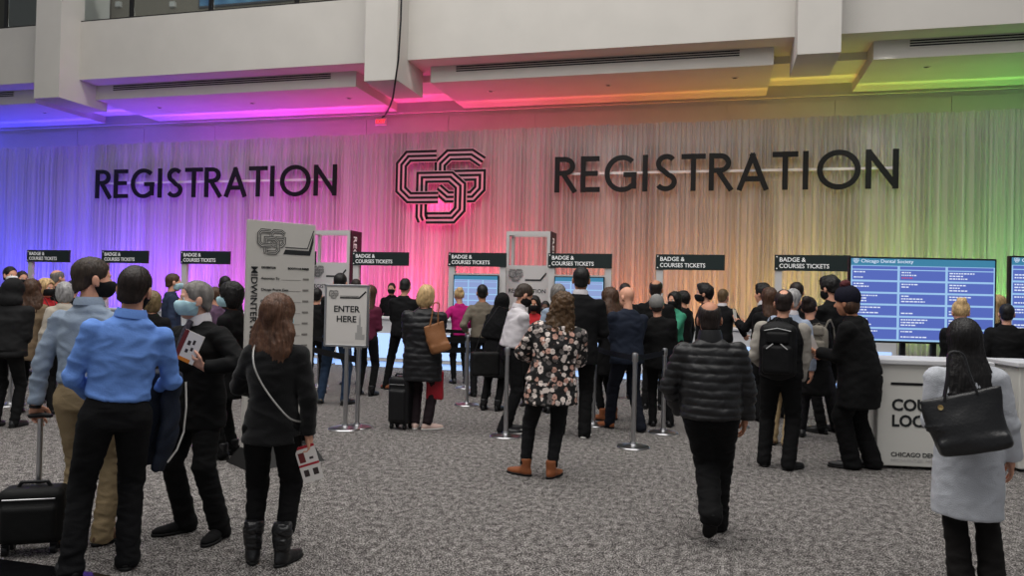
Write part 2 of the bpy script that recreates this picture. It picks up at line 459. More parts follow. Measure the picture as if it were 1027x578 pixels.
# boxed-out bulkheads with linear vents
X0a, X0b = XL, onY(30, 90, YB).x + 1.0
b1 = (onY(94, 90, YB).x, onY(357, 80, YB).x); b2 = (onY(432, 75, YB).x, onY(776, 60, YB).x); b3 = (onY(876, 55, YB).x, XR)
b0 = (XL, b1[0] - (b2[0] - b1[1]))
print('bays', b0, b1, b2, b3, 'piers', pier_x, 'z', zsoff, zpar0, zpar1, zbeam)
vents = ((-2, 15, 281 / 2.93 * 0 + 94), (113, 333, 0), (456, 743, 0), (910, 1100, 0))
for i, (bx, (va, vb, _)) in enumerate(zip((b0, b1, b2, b3), vents)):
    struct(MB().box(bx[0], bx[1], YB, 20.2, zsoff, zpar0).build('trim_%d' % (7 + i), m_white))
    xa = max(onY(va, 90, YB).x, bx[0] + 0.3) if i else onY(-90, 90, YB).x
    xb = min(onY(vb, 90 - vb * 0.04, YB).x, bx[1] - 0.3)
    zc = zsoff + 0.30
    vent = thing('linear_air_vent', ['slotted linear air vent at the blue lit end of the bulkhead', 'slotted air vent above the purple and magenta lights', 'slotted air vent above the red and orange lights', 'slotted air vent above the green lights'][i], 'air vent', ((xa + xb) / 2, YB, zc), 0, 'linear air vents along the bulkheads')
    w = (xb - xa) / 2
    MB().box(-w, w, -0.012, 0.0, -0.095, 0.095).box(-w + .02, w - .02, -.014, -.012, -.08, .08).build('frame', m_white, vent)
    s = MB()
    for k in range(3): s.box(-w + 0.03, w - 0.03, -0.017, -0.0135, -0.068 + k * 0.052, -0.036 + k * 0.052)
    s.build('slot', m_grille, vent)
# recessed downlights and smoke detectors in the bulkhead undersides
m_chrome = mat('downlight_trim', rgb(205, 200, 195), 0.4)
for i, (x, y) in enumerate(((45, 113), (160, 108), (253, 103.5), (350, 98.5), (492, 91.5), (610, 85.5), (737, 78), (929, 67), (340, 98))):
    if i == 8: continue
    p = onZ(x, y, zsoff)
    dl = thing('recessed_downlight', 'small recessed downlight in the soffit, ' + ['over the leftmost badge sign', 'over the first letters of the left lettering', 'over the middle of the left lettering', 'beside the middle pier', 'left of the vent over the emblem side', 'over the start of the right lettering', 'over the end of the right lettering, amber lit', 'under the green lit bulkhead'][i], 'ceiling light', (p.x, p.y, zsoff), 0, 'recessed downlights in the soffit')
    MB().lathe([(0.085, 0), (0.085, -0.012), (0.062, -0.014), (0.06, -0.003)], n=20).build('trim_ring', m_chrome, dl, True)
    MB().lathe([(0.058, -0.003), (0.052, -0.006), (0.01, -0.006)], n=20).build('lens', m_dark, dl, True)
# exit sign with its cable
m_exit = mat('exit_red', rgb(235, 60, 60), 0.4, emit=rgb(255, 50, 45), estr=1.6)
p = onY(382, 122, YW - 0.1)
ex = thing('exit_sign', 'small red glowing exit sign on the wall above the drapes', 'exit sign', (p.x, p.y, p.z))
MB().box(-0.17, 0.17, -0.03, 0.03, -0.11, 0.11, 0.01).build('housing', mat('exit_white', rgb(225, 205, 200), 0.5), ex)
text('EXIT', 0.145, 'lettering', m_exit, ex, T(0, -0.034, -0.05), 'CENTER', 0.02)
pts = [onY(x, y, YP - 0.9 + t) for x, y, t in ((403, -20, 0), (402, 20, 0), (399.5, 60, 0), (396, 85, .2), (394, 98, .8), (391, 107, 1.8))] + [onY(386, 116, YW - 0.12), onY(383, 118, YW - 0.12)]
cb = MB().tube(pts, 0.022, 8).build('hanging_cable', m_black, None, True); tag(cb, 'thin black cable hanging past the pier down to the red exit sign', 'cable')
# ---- upper level behind glass
m_glass = mat('railing_glass', rgb(225, 235, 235), 0.03, trans=1.0, spec=0.5)
m_up = mat('upper_wall_beige', rgb(150, 140, 124), 0.85, var=0.05); m_up2 = mat('upper_wall_dark', rgb(66, 66, 60), 0.8)
m_blue = None
struct(MB().box(XL, XR, 25.0, 25.2, zpar0, 13).build('wall_upper', m_up))
xa, xb = onY(-30, 5, 24).x, onY(33, 5, 24).x
struct(MB().box(xa - 3, xb + .5, 23.8, 24.9, zpar0, 13).build('wall_upper_left', m_up2))
struct(MB().box(onY(97, 5, 24.6).x, onY(104, 5, 24.6).x, 24.5, 25, zpar0, 13).box(onY(76, 5, 24.6).x, onY(78, 5, 24.6).x, 24.5, 25, zpar0, 13).build('trim_12', mat('upper_trim', rgb(104, 92, 80), .8)))
for i, x in enumerate((118.5, 173)):
    p = onY(x, 4.2, 24.9)
    wb = MB().box(p.x - .11, p.x + .11, 24.86, 25.0, p.z - .11, p.z + .1, .015).build('wall_box', mat('offwhite', rgb(225, 222, 215), .5)); tag(wb, ['small white wall box near the dark post, upper level', 'larger white wall box beside the blue picture, upper level'][i], 'wall box')
# blue picture panel upstairs
bm_ = bpy.data.materials.new('blue_artwork'); bm_.use_nodes = True; nt = bm_.node_tree; b = nt.nodes['Principled BSDF']
tc = nt.nodes.new('ShaderNodeTexCoord'); v = nt.nodes.new('ShaderNodeTexVoronoi'); v.inputs['Scale'].default_value = 2.2
cr = nt.nodes.new('ShaderNodeValToRGB'); cr.color_ramp.elements[0].color = rgb(35, 90, 150); cr.color_ramp.elements[1].color = rgb(120, 180, 220)
nt.links.new(tc.outputs['Object'], v.inputs['Vector']); nt.links.new(v.outputs['Distance'], cr.inputs[0]); nt.links.new(cr.outputs[0], b.inputs['Base Color'])
a = onY(199, 8, 24.9); c = onY(285, 1, 24.9)
pic = thing('wall_picture', 'wide blue picture on the upper level wall behind the railing', 'picture', (a.x, 24.95, a.z))
MB().box(0, 4.6, -.05, 0.04, 0, 1.5).build('frame', mat('pic_frame', rgb(90, 90, 95), .5), pic); MB().box(.06, 4.54, -.06, -.05, .06, 1.44).build('artwork', bm_, pic)
rail = thing('glass_railing', 'glass balcony railing with dark posts above the parapet', 'railing', (0, YP + .12, zpar1))
posts = [onY(x, 5, YP + .12).x for x in (72, 132.5, 212, 298)]
st = posts[3] - posts[2]; posts = [posts[0] - st * .9] + posts + [posts[3] + st * k for k in range(1, 9)]
for x in posts: MB().box(x - .05, x + .05, -.035, .035, 0, 1.1, .008).box(x - .09, x + .09, -.06, .06, 0, .06).build('post', m_black, rail)
for u, w in zip(posts[:-1], posts[1:]): MB().box(u + .08, w - .08, -.008, .008, .06, 1.05).build('glass_panel', m_glass, rail)
MB().box(posts[0], posts[-1], -.03, .03, 1.08, 1.13, .01).build('handrail', m_steel, rail)

# ---- pleated drape
def drape():
    x0, x1 = -24.5, 9.6; n = 4600
    xs = np.linspace(x0, x1, n); ph = np.cumsum(2 * pi * (x1 - x0) / n / (0.17 + 0.075 * np.sin(xs * 1.9) + 0.05 * np.sin(xs * 5.3 + 1))) 
    ph = np.cumsum(2 * pi * (x1 - x0) / n / np.clip(0.155 + 0.03 * np.sin(xs * 3.9) + 0.03 * np.sin(xs * 9.3 + 1) + 0.02 * np.sin(xs * 23), 0.09, 1))
    zt = onY(1027, 109, YC).z; zt0 = onY(0, 149, YC).z
    rows = 30; V = []
    for r in range(rows):
        t = r / (rows - 1)                       # 0 floor, 1 top
        z = 0.01 + (zt - 0.01 + (zt0 - zt) * (x1 - xs) / (x1 - x0) * 1.0 * t) * (1 - (1 - t) ** 1.0)
        z = 0.01 + (zt + (zt0 - zt) * np.clip((9 - xs) / 30, 0, 1) - 0.01) * t
        if r >= rows - 4: z = z + [0, 0.02, 0.035, 0.03][r - rows + 4] * (np.sin(xs * 31 + r * 1.7) * .25 + np.sin(xs * 13.7 + 2) * .3 + np.sin(xs * 3.3) * .3)
        amp = (0.060 + 0.016 * np.sin(xs * 2.7) + 0.012 * np.sin(xs * 7.1)) * (1 if r < rows - 3 else 0.45)
        y = YC + amp * np.sin(ph + 0.10 * np.sin(t * 2.1 + xs * 0.8)) + 0.016 * np.sin(ph * 2.3 + 1 + .1 * t) + 0.012 * np.sin(ph * 0.31 + t * .4)
        V.append(np.stack([xs, y, z], 1))
    V = np.concatenate(V); i = np.arange(n - 1)
    Fc = np.concatenate([np.stack([r * n + i, r * n + i + 1, (r + 1) * n + i + 1, (r + 1) * n + i], 1) for r in range(rows - 1)])
    M = bpy.data.materials.new('sheer_drape'); M.use_nodes = True; nt = M.node_tree; b = nt.nodes['Principled BSDF']; out = nt.nodes['Material Output']
    b.inputs['Base Color'].default_value = rgb(198, 194, 194); b.inputs['Roughness'].default_value = 0.75; b.inputs['Specular IOR Level'].default_value = 0.15
    tr = nt.nodes.new('ShaderNodeBsdfTranslucent'); tr.inputs['Color'].default_value = rgb(214, 210, 212)
    mx = nt.nodes.new('ShaderNodeMixShader'); mx.inputs[0].default_value = 0.35
    nt.links.new(b.outputs[0], mx.inputs[1]); nt.links.new(tr.outputs[0], mx.inputs[2]); nt.links.new(mx.outputs[0], out.inputs['Surface'])
    o = link_mesh('pleated_curtain', V, Fc, M, None, True)
    tag(o, 'tall white pleated drape covering the back wall, washed in rainbow light', 'curtain')
    return zt
zt = drape()

# ---- big lettering
m_let = mat('letter_black', rgb(14, 14, 16), 0.6); m_rail = mat('rail_white', rgb(225, 220, 220), .5)
def big_word(xa, ya, xb, yb, top_a, label):
    YL = YC - 0.22
    A = onY(xa, ya, YL); B = onY(xb, yb, YL); t = onY(xa, top_a, YL)
    hgt = t.z - A.z; w = B.x - A.x
    nat = sum(glyph(c)[0] for c in 'REGISTRATION') + GAP * 11 - 0.12
    sx = w / nat
    root = thing('registration_lettering', label, 'sign lettering', (A.x, YL, (A.z + B.z) / 2))
    print('word', A, B, hgt, sx)
    x = 0
    for c in 'REGISTRATION':
        adv, st = glyph(c); mb = MB()
        for q_, s in enumerate(st): mb.ribbon([((x + p[0]) * sx, p[1] * hgt) for p in s], S_ * 0.95 * min(sx, hgt), -.05 - .0015 * q_, .0)
        mb.build('letter', m_let, root); x += adv + GAP
    MB().box(0.2, w - .1, 0.03, 0.06, hgt * .5, hgt * .5 + .06).build('mounting_rail', m_rail, root)
    return hgt
big_word(96, 200.5, 338, 195, 172, 'large black letters spelling REGISTRATION on the blue and purple drape')
big_word(556, 194.5, 901, 188, 159, 'large black letters spelling REGISTRATION on the orange and green drape')
# ---- big emblem
YL = YC - 0.25
c = onY(440, 187.5, YL); k = onY(440, 150, YL).z - onY(440, 224.5, YL).z
em = thing('society_emblem', 'large interlaced striped emblem with a pink halo, hung between the words', 'emblem', (c.x + .05, c.y, c.z))
emblem(m_let, mat('emblem_pink_face', rgb(240, 172, 190), .6), em, k * 1.0, T(0, 0, 0) @ Matrix.Diagonal((1.065, 1, 1, 1)), 0.03)

# ---- badge counters with signs
m_sign = mat('sign_dark_green', rgb(26, 38, 38), .5); m_tw = mat('text_white', rgb(235, 235, 235), .5, emit=rgb(235, 235, 235), estr=.15)
m_grey = mat('panel_grey', rgb(196, 193, 192), .6); m_cw = mat('counter_white', rgb(205, 205, 208), .5)
m_glow = mat('backlit_panel', rgb(200, 225, 255), .4, emit=rgb(150, 190, 255), estr=.75)
YS = 16.2
def scr_material(name):
    M = bpy.data.materials.new(name); M.use_nodes = True; nt = M.node_tree; b = nt.nodes['Principled BSDF']
    b.inputs['Base Color'].default_value = (0.02, 0.02, 0.03, 1); b.inputs['Roughness'].default_value = .2
    return M
def emis(name, c, s=1.0): return mat(name, (0.01, 0.01, 0.01, 1), .3, emit=c, estr=s)
m_s1 = emis('screen_light_blue', rgb(158, 200, 240), .95); m_s2 = emis('screen_blue', rgb(84, 104, 186), 1.0); m_s3 = emis('screen_teal', rgb(60, 130, 165), .95); m_s4 = emis('screen_white', rgb(225, 235, 255), .95); m_s5 = emis('screen_red', rgb(190, 70, 120), .9)
m_s2b = emis('screen_pale_blue', rgb(140, 158, 208), 1.0)
def screen(parent, x0, x1, y, z0, z1, cols, rows, detail=True):
    """parts of a display whose face lies at local y; bezel, picture, rows of the timetable"""
    MB().box(x0, x1, y, y + .07, z0, z1, .008).build('bezel', m_black, parent)
    bz = .022; a, b, c, d = x0 + bz, x1 - bz, z0 + bz * 1.2, z1 - bz
    pic = MB().box(a, b, y - .002, y, c, d).build('display', m_s1, parent)
    hh = (d - c) * .085
    MB().box(a, b, y - .003, y - .002, d - hh, d).build('title_bar', m_s3, pic)
    cells = MB(); lines = MB(); red = MB(); gx = (b - a) / cols; zz = d - hh - (d - c) * .045
    cells_top = MB()
    for i in range(cols): cells.box(a + gx * i + .015, a + gx * (i + 1) - .015, y - .003, y - .002, zz, d - hh - .008)
    gz = (zz - c - .01) / (rows + .0)
    for i in range(cols):
        for j in range(rows):
            q0 = a + gx * i + .015; q1 = a + gx * (i + 1) - .015; z_ = zz - gz * (j + 1)
            cells.box(q0, q1, y - .003, y - .002, z_ + .012, z_ + gz - .012)
            if detail:
                h = gz - .024
                for k in range(3):
                    if random.random() < .15: continue
                    L = (q1 - q0) * random.uniform(.2, .62); tgt = red if (k == 2 and i == 1 and random.random() < .6) else lines
                    x_ = q0 + .02
                    while x_ < q0 + L:
                        wd = random.uniform(.012, .05); tgt.box(x_, min(x_ + wd, q0 + L + .01), y - .004, y - .003, z_ + .012 + h * (.74 - .27 * k), z_ + .012 + h * (.86 - .27 * k)); x_ += wd + .009
    cells.build('table_cell', m_s2 if detail else m_s2b, pic)
    if detail:
        lines.build('text_line', m_s4, pic); red.build('red_text_line', m_s5, pic)
    return pic
signs = [(28, 70, 251, 263), (103, 149, 251.5, 264), (182, 231, 252, 265), (266, 317, 252, 265.5), (354, 410, 253, 266.5), (450, 508, 253.7, 267.5), (550, 614, 254.5, 269), (658, 727, 255.5, 271), (777, 853, 256, 272)]
near = ['behind the woman in red', 'behind the man in the bright blue shirt', 'over the light blue mask', 'behind the exhibitor banner', 'over the enter here sign', 'over the woman in the magenta top', 'over the tall man in black suit', 'over the woman in green', 'touching the large course screen']
zt1 = zt0 = 0
for i, (xa, xb, yt, yb) in enumerate(signs):
    A = onY(xa, yt, YS); B = onY(xb, yt, YS); zt1 = onY((xa + xb) / 2, (yt + (0)), YS).z; zb = onY((xa + xb) / 2, yb, YS).z
    w = B.x - A.x
    if i == 0: print('sign', w, zt1, zb)
    sg = thing('badge_sign', 'dark green sign reading badge and courses tickets, ' + near[i], 'sign', (A.x, YS, 0), 0, 'badge and courses tickets signs')
    hgt = zt1 - zb
    MB().box(0, w, -.03, .03, zb, zt1, .004).build('board', m_sign, sg)
    text('BADGE &', hgt * .38, 'lettering', m_tw, sg, T(w * .06, -.034, zb + hgt * .57), bold=.012, wide=1.0)
    text('COURSES TICKETS', hgt * .38, 'lettering', m_tw, sg, T(w * .06, -.034, zb + hgt * .17), bold=.012, fit=w * .66)
    MB().prism([(w * .015, zt1 - .03), (w * .04, zt1 - .03), (w * .028, zt1 - .06)], -.034, -.031).prism([(w * .015, zb + .03), (w * .04, zb + .03), (w * .028, zb + .06)], -.034, -.031).build('marker', m_tw, sg)
    MB().box(.01, .15, .0, .09, 0, zb + .01, .004).build('post', m_grey, sg)
    if i in (5, 6):
        MB().box(w - .15, w - .01, 0, .09, 0, zb + .01, .004).build('post', m_grey, sg)
        MB().box(.15, w - .15, .02, .05, .9, onY(480, 277, YS).z + .06).build('back_panel', m_grey, sg)
        ms = thing('wall_display', ['blue listing screen in front of the magenta top woman', 'blue listing screen behind the tall man in the black suit'][i - 5], 'screen', (A.x, YS - .1, 0), 0, 'listing screens under the badge signs')
        screen(ms, .16, w - .14, 0, onY(480, 322, YS).z, onY(480, 276, YS).z, 3, 6, False)
# counters
cz = 1.08
for i in range(9):
    A = onY(signs[i][0], 260, YS).x; Bn = onY(signs[i + 1][0], 260, YS).x if i < 8 else A + 2.2
    w = Bn - A - .12
    ct = thing('badge_counter', 'white ticket counter with a glowing front, ' + near[i].replace('over', 'under').replace('touching', 'beside'), 'counter', (A + w / 2, YS - .55, 0), 0, 'glowing ticket counters along the drape')
    MB().box(-w / 2, w / 2, -.28, .32, .12, cz - .05, .01).build('body', m_cw, ct)
    MB().box(-w / 2 - .02, w / 2 + .02, -.32, .36, cz - .05, cz, .012).build('worktop', m_cw, ct)
    MB().box(-w / 2 + .08, w / 2 - .08, -.29, -.28, .2, cz - .35).build('light_panel', m_glow, ct)
    MB().box(-w / 2 + .03, w / 2 - .03, -.24, .28, 0, .12).build('plinth', m_glow, ct)

# ---- registration towers
def tower(xa, xb, yt, xs, label, Y=16.75):
    A = onY(xa, yt, Y); B = onY(xb, yt, Y); w = B.x - A.x; z1 = A.z; dp = .5
    t = thing('registration_tower', label, 'sign tower', (A.x, Y, 0), 0)
    zo1, zo0 = z1 - .1, z1 - .72 * w * 1.0 - .0
    fr = MB()
    for yy in (0, dp - .06):
        fr.box(0, .07, yy, yy + .06, 0, z1).box(w - .07, w, yy, yy + .06, 0, z1).box(0.07, w - .07, yy, yy + .06, z1 - .09, z1)
    fr.box(0, .07, .06, dp - .06, z1 - .09, z1).box(w - .07, w, .06, dp - .06, z1 - .09, z1)
    fr.build('frame', m_grey, t)
    p0 = onY((xa + xb) / 2, 0, Y); zlow = onY(xa, 266 if xa > 400 else 263, Y).z
    MB().box(.07, w - .07, .01, .04, 0.05, zlow).build('front_panel', m_grey, t)
    MB().box(w, w + .02, .03, dp + .1, .02, z1).build('side_panel', m_maroon, t)
    emblem(m_ink, m_grey, t, .27, T(w * .24, .0, zlow - .22), .004, back=False)
    MB().ribbon([(w * .45, zlow - .33), (w * .8, zlow - .33), (w * .93, zlow - .17)], .035, .0, .009).build('swoosh', m_ink, t)
    text('REGISTRATION', .13, 'lettering', m_ink, t, T(w * .5, .006, zlow - .62), 'CENTER', .01, fit=w * .84)
    Ms = Matrix.Translation((w + .024, dp * .5, z1 - .25)) @ Matrix.Rotation(radians(90), 4, 'Z') @ Matrix.Rotation(radians(90), 4, 'Y')
    text('REGISTRATION', .24, 'lettering', m_tw, t, Matrix.Translation((w + .024, dp * .5, z1 - .12)) @ Matrix.Rotation(radians(90), 4, 'Z') @ Matrix.Rotation(radians(90), 4, 'Y') @ T(0, 0, -.085), 'LEFT', .008, fit=1.9)
    return t
m_maroon = mat('tower_side', rgb(62, 30, 44), .5); m_ink = mat('print_ink', rgb(34, 36, 38), .6)
tower(310, 351, 231, 358, 'grey open framed registration tower lit magenta behind the enter here sign')
tower(508, 552, 232, 558, 'grey open framed registration tower lit red behind the man in the white shirt')

# ---- course locator counters with large screens
def big_counter(px, lab1, lab2, yt, ybase, scx0, scx1, scy0, scy1, full=True):
    G = onZ(px, ybase)                       # front left foot of the counter
    top = cz + .0
    c = thing('information_counter', lab1, 'counter', (G.x, G.y, 0), radians(9))
    w = 1.02
    MB().box(0, w, 0, .55, .03, 1.02, .012).build('body', mat('counter_cream', rgb(206, 204, 198), .55), c)
    MB().box(-.04, w + .04, -.04, .6, 1.02, 1.07, .012).build('worktop', m_cw, c)
    MB().box(.12, .42, -.006, .0, .82, .845).build('slot', m_black, c)
    if full:
        text('COURSE', .155, 'lettering', m_ink, c, T(.13, -.004, .575), bold=.028, fit=.58)
        text('LOCATIONS', .155, 'lettering', m_ink, c, T(.13, -.004, .42), bold=.028, fit=.82)
        text('CHICAGO DENTAL SOCIETY', .060, 'lettering', m_ink, c, T(.13, -.003, .125), bold=.01)
        text('MIDWINTER MEETING', .048, 'lettering', m_grey, c, T(.13, -.003, .075), wide=1.15)
    for x in (.1, w - .1): MB().lathe([(.03, 0), (.035, .03)], (x, .1, 0), 16).build('foot', m_steel, c)
    # screen behind
    S0 = atD((scx0 + scx1) / 2, scy1, (G - CAM).dot(fw0) + 2.1)
    D = (S0 - CAM).dot(fw0)
    a = atD(scx0, scy0, D); b = atD(scx1, scy0, D); wd = (b - a).length; zt_ = a.z; zb_ = S0.z
    s = thing('floor_display', lab2, 'screen', (S0.x, S0.y, 0), YAW - radians(3))
    screen(s, -wd / 2, wd / 2, 0, zb_, (a.z + b.z) / 2, 3, 6)
    text('Chicago Dental Society', .062, 'lettering', m_s4, s, T(-wd / 2 + .14, -.004, (a.z + b.z) / 2 - .075), wide=1.1)
    emblem(m_s4, m_s3, s, .06, T(-wd / 2 + .08, -.005, (a.z + b.z) / 2 - .055), .001, back=False)
    MB().box(-.22, -.16, .07, .12, 0.03, zb_ + .4).box(.16, .22, .07, .12, 0.03, zb_ + .4).box(-.25, .25, .07, .14, zb_ + .1, zb_ + .5).build('upright', m_black, s)
    MB().box(-.5, .5, -.2, .42, 0, .03, .01).build('base', m_black, s)
    return c, s
big_counter(879, 'cream counter lettered course locations, next to the woman in the grey coat', 'large blue course listing screen above the cream counter', 360, 470, 852, 996, 258.5, 345)
big_counter(1021, 'cream counter at the right edge of the hall under the cropped screen', 'large blue course listing screen cut off by the right edge', 360, 474, 1014, 1158, 258, 350, full=False)

# low black glossy platform edge in the near left corner
P_ = [onZ(x, y, .02) for x, y in ((-60, 553), (2, 561), (60, 569), (112, 577.5), (150, 585), (120, 640), (-140, 640))]
mb = MB(); n_ = len(P_); mb.add([(p.x, p.y, .02) for p in P_] + [(p.x, p.y, 0) for p in P_], [tuple(range(n_))] + [(i, i + n_, (i + 1) % n_ + n_, (i + 1) % n_) for i in range(n_)])
struct(mb.build('trim_20', mat('polished_black', rgb(14, 14, 16), .12, spec=.6)))
# ================================================================= PEOPLE
def V3(*a): return Vector(a)
def ik(a, b, l1, l2, pole):
    """middle joint of a two-bone limb from a to b"""
    d = b - a; D = d.length; mx = (l1 + l2) * .995
    if D > mx: b = a + d * (mx / D); d = b - a; D = mx
    x = (l1 * l1 - l2 * l2 + D * D) / (2 * D); hgt = sqrt(max(0, l1 * l1 - x * x)); u = d / D
    p = pole - u * pole.dot(u)
    p = p.normalized() if p.length > 1e-5 else V3(0, 1, 0)
    return a + u * x + p * hgt, b
def skinmat(r, g, b): return mat('skin_%d_%d' % (r, g), rgb(r, g, b), .55, var=.06, vscale=30, spec=.35)
SK_L = skinmat(214, 158, 132); SK_M = skinmat(188, 132, 104); SK_D = skinmat(92, 62, 48); SK_P = skinmat(226, 176, 152)
m_eye = mat('eye_white', rgb(225, 222, 218), .3); m_iris = mat('eye_dark', rgb(40, 30, 26), .2); m_lip = mat('lips', rgb(176, 96, 88), .5)
def cloth(name, r, g, b, **k):
    kw = dict(rough=.85, bump=.25, bscale=140, var=.10, vscale=9, spec=.2); kw.update(k); return mat(name, rgb(r, g, b), **kw)
def hairmat(name, r, g, b): return mat(name, rgb(r, g, b), .5, bump=.6, bscale=90, var=.4, vscale=45, stretch=(1, 1, .12), spec=.35)
HB = hairmat('hair_black', 18, 15, 15); HD = hairmat('hair_dark_brown', 34, 24, 21); HBr = hairmat('hair_brown', 71, 48, 34); HBl = hairmat('hair_blond', 196, 164, 118); HG = hairmat('hair_grey', 115, 110, 106); HW = hairmat('hair_white', 156, 154, 154); HC = hairmat('hair_curly_brown', 81, 59, 37)

def hand_fn(wr, d, n, side, s, curl, spread=.12, thumb=.5):
    """palm, four unequal bent fingers and a thumb; side -1 left, 1 right"""
    d = d.normalized(); n = (n - d * n.dot(d)).normalized(); ac = n.cross(d) * (-side)   # towards the thumb
    c = wr + d * .048 * s
    Rm = np.array([list(ac), list(d), list(n)], dtype=f32).T
    fs = [s_ell(c, (.040 * s, .056 * s, .0165 * s), Rm), s_cone(wr - d * .03 * s, wr + d * .03 * s, .026 * s, .025 * s)]
    palm = s_union(fs, .012)
    fingers = []
    for i, (o, L, r) in enumerate(((.030, .070, .0088), (.010, .078, .0092), (-.010, .072, .0088), (-.028, .056, .0078))):
        p = wr + d * (.088 - (.008 if i in (0,) else .012 if i == 3 else 0)) * s + ac * o * s
        dd = (d + ac * (o * 3.0 * spread / .12 * .35)).normalized(); q = [p - dd * .02 * s, p]; c_ = curl * (1 + .08 * i)
        for k, fr in enumerate((.42, .32, .26)):
            ang = c_ * (.8, 1.1, .8)[k]
            dd = (Matrix.Rotation(ang, 3, dd.cross(n)) @ dd).normalized()
            q.append(q[-1] + dd * L * fr * s)
        fingers.append(s_chain(q, [r * s, r * s, r * .95 * s, r * .88 * s, r * .72 * s]))
    t0 = wr + d * .025 * s + ac * .024 * s; td = (d * .62 + ac * .72 + n * .35 * thumb).normalized(); t1 = t0 + td * .042 * s
    td2 = (d * .85 + ac * .25 + n * .7 * thumb).normalized(); t2 = t1 + td2 * .03 * s; t3 = t2 + (d * .9 + n * .8 * thumb - ac * .1).normalized() * .024 * s
    fingers.append(s_chain([t0, t1, t2, t3], [.013 * s, .0115 * s, .010 * s, .008 * s]))
    return s_union([palm] + fingers, .006)

def head_fn(s, face=1.0):
    cr = s_ell((0, -.012, .032), (.074, .094, .088)); fc = s_ell((0, .022, -.04), (.060, .066, .080))
    jaw = s_cone((0, .045, -.088), (0, .052, -.092), .026, .022); ch = s_union([s_ell((sx * .034, .052, -.03), (.026, .026, .03)) for sx in (-1, 1)], .02)
    f = s_union([cr, fc, jaw, ch], .025)
    f = s_union([f, s_cone((-.026, .076, .020), (.026, .076, .020), .013, .013)], .012)
    f = s_sub(f, s_union([s_ell((sx * .031, .094, .004), (.019, .018, .013)) for sx in (-1, 1)]), .014)
    f = s_union([f, s_ell((-.031, .070, .004), (.0125,) * 3), s_ell((.031, .070, .004), (.0125,) * 3)], .003)
    f = s_union([f, s_cone((0, .082, .006), (0, .104, -.028), .008, .0125), s_cone((-.013, .092, -.032), (.013, .092, -.032), .008, .008)], .010)
    f = s_union([f, s_cone((-.017, .080, -.060), (.017, .080, -.060), .0075, .0075), s_cone((-.014, .078, -.070), (.014, .078, -.070), .0085, .0085)], .006)
    f = s_union([f] + [s_union([s_ell((sx * .078, -.006, -.008), (.009, .019, .030)), s_ell((sx * .074, .004, -.03), (.009, .01, .012))], .008) for sx in (-1, 1)], .008)
    return f
HEADF = head_fn(1)
_headcache = {}
def head_mesh(h):
    h = round(h, 3)
    if h not in _headcache:
        P, Q = surface(HEADF, h); C_ = P[Q].mean(1); fm = np.zeros(len(Q), np.int32)
        for sx in (-1, 1):
            e = (np.linalg.norm(C_ - A3((sx * .031, .070, .004)), axis=1) < .0152) & (C_[:, 1] > .074); fm[e] = 1
            fm[e & (np.linalg.norm(C_[:, [0, 2]] - np.array([sx * .031, .004]), axis=1) < .0062)] = 2
        fm[(np.abs(C_[:, 0]) < .022) & (C_[:, 2] < -.054) & (C_[:, 2] > -.078) & (C_[:, 1] > .078)] = 3
        _headcache[h] = (P, Q, fm)
    return _headcache[h]

def strands(P, N, amp=.004, f=95, c=(0, 0, 0)):
    a = np.arctan2(P[:, 0] - c[0], P[:, 1] - c[1]); r = np.sqrt((P[:, 0]) ** 2 + P[:, 1] ** 2)
    return amp * (np.sin(a * 23 + 3 * np.sin(P[:, 2] * 22) + 7 * np.sin(a * 3)) * .6 + .5 * np.sin(a * 51 + P[:, 2] * 17)) + amp * .6 * snoise(P, f)

